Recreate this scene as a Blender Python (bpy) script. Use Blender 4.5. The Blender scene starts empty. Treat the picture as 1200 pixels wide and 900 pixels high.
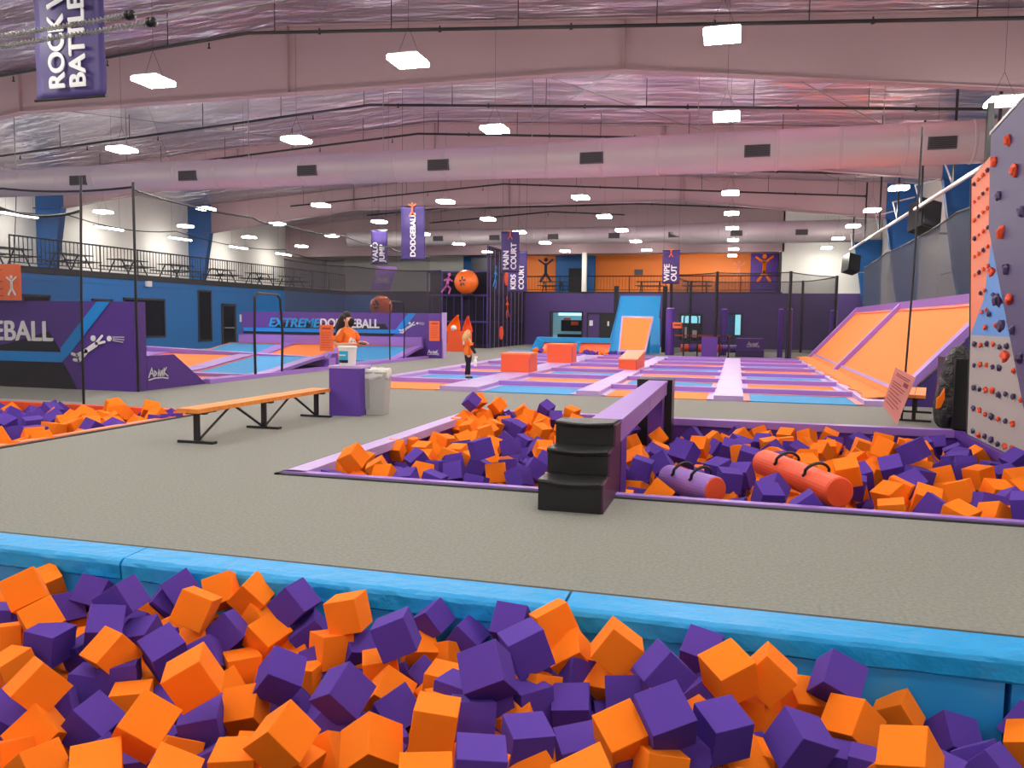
import bpy, bmesh, math, random
from mathutils import Vector, Matrix, Euler
random.seed(5)
S = bpy.context.scene
COL = S.collection
PI = math.pi
R = math.radians

# ------------------------------------------------------------------ materials
def lin(c):
    return tuple(((v/255)/12.92 if v/255 <= .04045 else ((v/255+.055)/1.055)**2.4) for v in c) + (1,)

def mat(name, rgb, rough=.6, metal=0, bump=None, noise=None, emit=None, spec=.5, trans=0):
    """bump = (scale, strength[, stretch]); noise = (scale, other colour); trans = share of light a woven scrim lets through"""
    m = bpy.data.materials.new(name); m.use_nodes = True
    nt = m.node_tree; b = nt.nodes['Principled BSDF']
    b.inputs['Base Color'].default_value = lin(rgb)
    b.inputs['Roughness'].default_value = rough
    b.inputs['Metallic'].default_value = metal
    b.inputs['Specular IOR Level'].default_value = spec
    tc = nt.nodes.new('ShaderNodeTexCoord')
    def mapped(st):
        mp = nt.nodes.new('ShaderNodeMapping'); mp.inputs['Scale'].default_value = st
        nt.links.new(tc.outputs['Object'], mp.inputs['Vector']); return mp.outputs['Vector']
    if noise:
        n = nt.nodes.new('ShaderNodeTexNoise'); n.inputs['Scale'].default_value = noise[0]; n.inputs['Detail'].default_value = 6
        nt.links.new(mapped(noise[2] if len(noise) > 2 else (1,1,1)), n.inputs['Vector'])
        r = nt.nodes.new('ShaderNodeValToRGB'); r.color_ramp.elements[0].position = .35; r.color_ramp.elements[1].position = .68
        r.color_ramp.elements[0].color = lin(noise[1]); r.color_ramp.elements[1].color = lin(rgb)
        nt.links.new(n.outputs['Fac'], r.inputs['Fac']); nt.links.new(r.outputs['Color'], b.inputs['Base Color'])
    if bump:
        n = nt.nodes.new('ShaderNodeTexNoise'); n.inputs['Scale'].default_value = bump[0]; n.inputs['Detail'].default_value = 5
        nt.links.new(mapped(bump[2] if len(bump) > 2 else (1,1,1)), n.inputs['Vector'])
        bp = nt.nodes.new('ShaderNodeBump'); bp.inputs['Strength'].default_value = bump[1]; bp.inputs['Distance'].default_value = bump[3] if len(bump) > 3 else .02
        nt.links.new(n.outputs['Fac'], bp.inputs['Height']); nt.links.new(bp.outputs['Normal'], b.inputs['Normal'])
    if emit:
        b.inputs['Emission Color'].default_value = lin(emit[0]); b.inputs['Emission Strength'].default_value = emit[1]
    if trans:
        t = nt.nodes.new('ShaderNodeBsdfTransparent'); mx = nt.nodes.new('ShaderNodeMixShader'); mx.inputs[0].default_value = trans
        nt.links.new(b.outputs[0], mx.inputs[1]); nt.links.new(t.outputs[0], mx.inputs[2])
        nt.links.new(mx.outputs[0], nt.nodes['Material Output'].inputs['Surface'])
    return m

def sided(m, w):
    """corrugated siding: a wave bump along one axis"""
    nt = m.node_tree; b = nt.nodes['Principled BSDF']
    tc = nt.nodes.new('ShaderNodeTexCoord'); wv = nt.nodes.new('ShaderNodeTexWave'); wv.bands_direction = w[0]; wv.inputs['Scale'].default_value = w[1]
    bp = nt.nodes.new('ShaderNodeBump'); bp.inputs['Strength'].default_value = w[2]; bp.inputs['Distance'].default_value = .03
    nt.links.new(tc.outputs['Object'], wv.inputs['Vector']); nt.links.new(wv.outputs['Fac'], bp.inputs['Height']); nt.links.new(bp.outputs['Normal'], b.inputs['Normal'])
    return m

M = dict(
    carpet=mat('carpet', (146,146,139), .75, noise=(40,(129,129,121)), bump=(160,.8,(1,1,1),.006), spec=.3),
    ofoam=mat('orange_foam', (255,128,20), .85, bump=(260,.15,(1,1,1),.002), spec=.25),
    pfoam=mat('purple_foam', (88,58,158), .85, bump=(260,.15,(1,1,1),.002), spec=.25),
    blue=mat('blue_vinyl', (24,160,228), .42, bump=(6,.8,(1,2,1),.04)),
    blue2=mat('blue_wall_vinyl', (40,148,218), .45, bump=(1.5,.3,(1,1,1),.03)),
    lav=mat('lavender_vinyl', (160,118,205), .42, bump=(5,.3,(1,1,1),.02)),
    lav2=mat('pale_lavender_vinyl', (188,160,218), .4, bump=(4,.2,(1,1,1),.02)),
    pur=mat('purple_vinyl', (92,52,152), .42, bump=(4,.3,(1,1,1),.02)),
    dpur=mat('deep_purple_vinyl', (66,44,120), .45, bump=(3,.25)),
    pwall=mat('purple_paint', (82,60,122), .6),
    plum=mat('plum_paint', (62,50,74), .7),
    ovin=mat('orange_vinyl', (250,100,52), .42, bump=(4,.2)),
    ored=mat('red_orange_vinyl', (240,84,40), .45, bump=(4,.25)),
    obed=mat('orange_mesh_bed', (252,140,62), .8, bump=(300,.1)),
    bbed=mat('blue_mesh_bed', (62,156,214), .75, bump=(300,.1)),
    steel=mat('black_steel', (22,22,26), .4),
    galv=mat('galvanised_steel', (170,170,168), .35, .85),
    wire=mat('wire_rope', (150,150,146), .5, .3),
    duct=mat('duct_metal', (200,190,194), .55, .35, bump=(1.2,.4,(6,1,1),.02)),
    foil=mat('foil_insulation', (212,204,214), .3, .85, bump=(.8,1,(.45,1.5,1),1.1)),
    beam=mat('mauve_beam_paint', (172,146,151), .55),
    grille=mat('grille_grey', (92,86,94), .6),
    bcol=mat('blue_column_paint', (24,92,160), .5),
    bwal=mat('blue_paint', (24,108,176), .55),
    white=mat('white_paint', (222,220,214), .6),
    wsid=sided(mat('white_siding', (226,222,212), .55), ('Y', .6, .35)),
    dark=mat('dark_room', (40,40,46), .7),
    edge=mat('dark_trim', (42,42,46), .6),
    glassd=mat('dark_glass', (30,34,40), .12),
    opaint=mat('orange_paint', (236,128,48), .6),
    lens=mat('lit_lens', (255,255,255), .5, emit=((255,250,240), 62)),
    hous=mat('white_housing', (220,220,220), .5),
    tile=mat('grey_panel', (172,166,163), .55),
    oclim=mat('peach_panel', (246,140,104), .55),
    bclim=mat('light_blue_panel', (96,152,222), .55),
    pclim=mat('dark_purple_panel', (74,66,110), .5),
    ohold=mat('orange_hold', (235,82,42), .5), phold=mat('purple_hold', (70,58,98), .5),
    blk=mat('black_vinyl', (26,25,28), .38, bump=(5,.5,(1,1,1),.02)),
    bag=mat('black_plastic', (22,22,24), .2, bump=(7,1,(1,1,1),.14)),
    wood=mat('orange_bench_board', (240,150,60), .5, noise=(3,(228,132,48),(1,8,1))),
    can=mat('grey_plastic', (182,182,178), .5), liner=mat('white_film', (235,235,232), .3, bump=(25,1,(1,1,1),.03)),
    pail=mat('white_plastic', (236,236,232), .4), sky=mat('cyan_label', (40,170,215), .5), navy=mat('black_print', (22,22,28), .5),
    sign=mat('orange_sign', (242,112,58), .5), pink=mat('salmon_sign', (226,140,132), .35), letter=mat('white_print', (236,234,238), .5),
    cyan=mat('cyan_print', (32,160,226), .45), stripe=mat('blue_print', (30,140,222), .4),
    skin=mat('skin', (214,160,130), .6), hairb=mat('dark_hair', (38,26,26), .5, bump=(40,.6,(6,6,1),.01)), hairy=mat('blonde_hair', (222,182,112), .5, bump=(40,.6,(6,6,1),.01)),
    shirt=mat('orange_cotton', (248,118,32), .85, bump=(14,.5,(1,1,1),.015)), pants=mat('black_cotton', (22,22,26), .85), mask=mat('black_mask', (16,16,18), .7),
    shoe=mat('shoe', (30,34,52), .7), ball=mat('orange_ball', (240,110,34), .25), pinkm=mat('pink_cutout', (214,96,190), .5),
    net=mat('fine_net', (44,40,50), .9, trans=.8), netf=mat('near_net', (46,42,50), .9, trans=.6), netd=mat('dense_net', (56,64,76), .9, trans=.24), netm=mat('cage_net', (44,40,52), .9, trans=.6), netb=mat('back_net', (62,58,64), .9, trans=.42), neto=mat('opening_net', (60,60,70), .9, trans=.93),
    netp=mat('play_net', (30,24,44), .9, trans=.35),
)

# ------------------------------------------------------------------ helpers
def obj(name, bm, m, parent=None, smooth=False, bevel=0, seg=2):
    me = bpy.data.meshes.new(name)
    if bevel:
        es = [e for e in bm.edges if len(e.link_faces) == 2 and e.calc_face_angle(0) > .5]
        bmesh.ops.bevel(bm, geom=es, offset=bevel, segments=seg, affect='EDGES', profile=.5)
    bmesh.ops.recalc_face_normals(bm, faces=bm.faces[:])
    bm.to_mesh(me); bm.free()
    if smooth:
        for p in me.polygons: p.use_smooth = True
    ms = m if isinstance(m, (list, tuple)) else [m]
    for q in ms: me.materials.append(q)
    o = bpy.data.objects.new(name, me); COL.objects.link(o)
    if parent: o.parent = parent
    return o

def tag(o, label, cat, group=None):
    o['label'] = label; o['category'] = cat
    if group: o['group'] = group
    return o

def thing(name, label, cat, loc=(0,0,0), rz=0, group=None):
    o = bpy.data.objects.new(name, None); COL.objects.link(o)
    o.empty_display_size = .1
    o.location = loc; o.rotation_euler = (0,0,rz)
    return tag(o, label, cat, group)

def struct(name, bm, m, parent=None, **k):
    o = obj(name, bm, m, parent, **k)
    if not parent: o['kind'] = 'structure'
    return o

def dup(root, loc=None, rz=None, label=None, group=None):
    r = root.copy(); COL.objects.link(r)
    if loc is not None: r.location = loc
    if rz is not None: r.rotation_euler = (0,0,rz)
    if label: r['label'] = label
    if group: r['group'] = group
    for ch in list(root.children):
        c = ch.copy(); COL.objects.link(c); c.parent = r
        for g in ch.children:
            d = g.copy(); COL.objects.link(d); d.parent = c
    return r

def B(): return bmesh.new()
def box(bm, a, b, rot=None, piv=None):
    x0,y0,z0 = a; x1,y1,z1 = b
    vs = [Vector((x,y,z)) for x in (x0,x1) for y in (y0,y1) for z in (z0,z1)]
    if rot:
        p = Vector(piv) if piv else (Vector(a)+Vector(b))/2
        E = Euler(rot).to_matrix(); vs = [p+E@(v-p) for v in vs]
    v = [bm.verts.new(c) for c in vs]
    for f in ((0,1,3,2),(4,6,7,5),(0,4,5,1),(2,3,7,6),(0,2,6,4),(1,5,7,3)): bm.faces.new([v[i] for i in f])
    return bm
def bx(*ab, **k):
    bm = B()
    for a, b in zip(ab[::2], ab[1::2]): box(bm, a, b, **k)
    return bm
def ring(c, ax, r, n, r2=None):
    ax = Vector(ax).normalized(); u = ax.orthogonal().normalized() if abs(ax.z) > .99 else ax.cross(Vector((0,0,1))).normalized()
    w = ax.cross(u); r2 = r2 or r
    return [Vector(c)+u*r*math.cos(2*PI*i/n)+w*r2*math.sin(2*PI*i/n) for i in range(n)]
def tube(bm, pts, r, n=8, caps=True):
    pts = [Vector(p) for p in pts]; rs = r if isinstance(r, (list,tuple)) else [r]*len(pts)
    prev = None
    u = None
    for i, p in enumerate(pts):
        t = (pts[min(i+1,len(pts)-1)]-pts[max(i-1,0)])
        t = t.normalized() if t.length > 1e-9 else Vector((0,0,1))
        if u is None: u = t.orthogonal().normalized()
        u = (u - t*u.dot(t)).normalized(); w = t.cross(u)
        rg = [bm.verts.new(p+(u*math.cos(2*PI*k/n)+w*math.sin(2*PI*k/n))*rs[i]) for k in range(n)]
        if prev:
            for k in range(n): bm.faces.new((prev[k],prev[(k+1)%n],rg[(k+1)%n],rg[k]))
        elif caps: bm.faces.new(rg[::-1])
        prev = rg
    if caps: bm.faces.new(prev)
    return bm
def tb(pts, r, n=8): return tube(B(), pts, r, n)
def prism(bm, pts, ext):
    """flat polygon (3-D points) swept along ext"""
    ext = Vector(ext); a = [bm.verts.new(Vector(p)) for p in pts]; b = [bm.verts.new(Vector(p)+ext) for p in pts]
    n = len(pts); bm.faces.new(a); bm.faces.new(b[::-1])
    for i in range(n): bm.faces.new((a[i],a[(i+1)%n],b[(i+1)%n],b[i]))
    return bm
def pr(pts, ext): return prism(B(), pts, ext)
def sph(bm, c, r, sc=(1,1,1), u=20, v=12):
    g = bmesh.ops.create_uvsphere(bm, u_segments=u, v_segments=v, radius=r)
    for q in g['verts']: q.co = Vector((q.co.x*sc[0], q.co.y*sc[1], q.co.z*sc[2]))+Vector(c)
    return bm
def lathe(prof, n=24, c=(0,0,0), ax='z'):
    bm = B(); prev = None
    for r, z in prof:
        rg = []
        for k in range(n):
            a = 2*PI*k/n; p = (r*math.cos(a), r*math.sin(a), z)
            if ax == 'x': p = (z, r*math.cos(a), r*math.sin(a))
            rg.append(bm.verts.new(Vector(p)+Vector(c)))
        if prev:
            for k in range(n): bm.faces.new((prev[k],prev[(k+1)%n],rg[(k+1)%n],rg[k]))
        else: bm.faces.new(rg[::-1])
        prev = rg
    bm.faces.new(prev)
    return bm
def sheet(fn, nu, nv, th=0, thv=(0,0,0)):
    """grid surface fn(u,v), optionally thickened along thv"""
    bm = B(); g = [[bm.verts.new(fn(i/nu, j/nv)) for j in range(nv+1)] for i in range(nu+1)]
    for i in range(nu):
        for j in range(nv): bm.faces.new((g[i][j],g[i+1][j],g[i+1][j+1],g[i][j+1]))
    if any(thv):
        r = bmesh.ops.extrude_face_region(bm, geom=bm.faces[:])
        for e in r['geom']:
            if isinstance(e, bmesh.types.BMVert): e.co += Vector(thv)
    return bm
def text(s, size, loc, rot, m, parent, ext=.004, shear=0, align='LEFT', name='lettering', bold=.012, sx=1, sp=1):
    cu = bpy.data.curves.new('t', 'FONT'); cu.body = s; cu.size = size; cu.extrude = ext; cu.shear = shear; cu.align_x = align; cu.offset = .008*size; cu.space_character = sp
    t = bpy.data.objects.new('t', cu); COL.objects.link(t)
    me = bpy.data.meshes.new_from_object(t)
    COL.objects.unlink(t); bpy.data.objects.remove(t); bpy.data.curves.remove(cu)
    me.name = name; me.materials.clear(); me.materials.append(m)
    tm = bmesh.new(); tm.from_mesh(me); g = tm.verts[:]+tm.edges[:]+tm.faces[:]
    for k in (-1,1):
        r = bmesh.ops.duplicate(tm, geom=g)
        for e in r['geom']:
            if isinstance(e, bmesh.types.BMVert): e.co.x += k*bold*size; e.co.y += k*bold*size*.4; e.co.z += k*.0015
    tm.to_mesh(me); tm.free()
    mt = Euler(rot).to_matrix().to_4x4(); mt.translation = Vector(loc)
    me.transform(mt @ Matrix.Diagonal((sx,1,1,1)))
    o = bpy.data.objects.new(name, me); COL.objects.link(o); o.parent = parent
    return o
WALL = (PI/2,0,0)          # text on a wall that faces -Y
UPW = (PI/2,-PI/2,0)       # the same, reading upwards
def limb(bm, org, ux, uz, nrm, a, b, w, th=.01):
    """flat capsule in the plane (ux, uz) at org, from a to b, of width w"""
    a = Vector(a); b = Vector(b); d = (b-a); L = d.length; d = d/L if L > 1e-6 else Vector((1,0)); n = Vector((-d.y,d.x)); pts = []
    for k in range(7): t = -PI/2+PI*k/6; pts.append(b+d*math.cos(t)*w/2+n*math.sin(t)*w/2)
    for k in range(7): t = PI/2+PI*k/6; pts.append(a+d*math.cos(t)*w/2+n*math.sin(t)*w/2)
    org = Vector(org); ux = Vector(ux); uz = Vector(uz)
    prism(bm, [org+ux*p.x+uz*p.y for p in pts], Vector(nrm)*th)
def figure(kind, org, s, m, parent, ux=(1,0,0), uz=(0,0,1), nrm=(0,-1,0), name='jumper_figure', th=.01):
    P = dict(
      star=[((0,.1),(0,.42),.13),((.02,.4),(.3,.62),.08),((-.02,.4),(-.3,.6),.08),((0,.05),(.22,-.3),.1),((0,.05),(-.22,-.3),.1),((0,.62),(0,.63),.17)],
      dive=[((-.1,0),(.18,.16),.12),((-.12,0),(-.38,-.12),.09),((-.38,-.12),(-.52,-.08),.07),((-.1,-.03),(-.33,-.24),.09),((-.33,-.24),(-.47,-.22),.07),((.18,.17),(.42,.22),.06),((.2,.2),(.36,.36),.06),((.1,.3),(.11,.3),.14),((.56,.3),(.565,.3),.13),((.66,.34),(.98,.34),.015),((.66,.3),(.98,.28),.015),((.66,.26),(.95,.22),.015)],
      run=[((0,.05),(.05,.4),.13),((.05,.38),(.25,.25),.07),((.05,.38),(-.17,.28),.07),((0,.05),(.16,-.12),.09),((.16,-.12),(.08,-.35),.08),((0,.05),(-.16,-.1),.09),((-.16,-.1),(-.3,-.28),.08),((.1,.56),(.1,.57),.16)])[kind]
    bm = B()
    for a, b, w in P: limb(bm, org, ux, uz, nrm, Vector(a)*s, Vector(b)*s, w*s, th)
    return obj(name, bm, m, parent)
def logo(org, s, m, parent, ux=(1,0,0), nrm=(0,-1,0), rot=None):
    """arched white park name over a thin line"""
    ux = Vector(ux); org = Vector(org); bm = B(); nm = Vector(nrm)
    strokes = [((-.5,-.02),(-.34,.3)),((-.34,.3),(-.26,0)),((-.45,.1),(-.28,.1)),((-.2,0),(-.2,.2)),((-.2,.2),(-.08,.1)),((-.08,.1),(-.2,0)),((-.02,0),(.02,.24)),((.02,.24),(.08,0)),((.13,0),(.13,.2)),((.13,.2),(.22,0)),((.22,0),(.22,.2)),((.28,0),(.3,.26)),((.3,.12),(.42,.28)),((.3,.1),(.5,-.04)),((-.5,-.12),(-.2,-.07)),((-.2,-.07),(.2,-.07)),((.2,-.07),(.5,-.12))]
    for a, b in strokes: limb(bm, org, ux, (0,0,1), nm, Vector(a)*s, Vector(b)*s, .045*s, .006)
    return obj('park_logo', bm, m, parent)
ORD = ['first','second','third','fourth','fifth','sixth','seventh','eighth','ninth','tenth','eleventh','twelfth','thirteenth','fourteenth']
EXPOSURE = 0.7
WASH = 150
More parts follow.
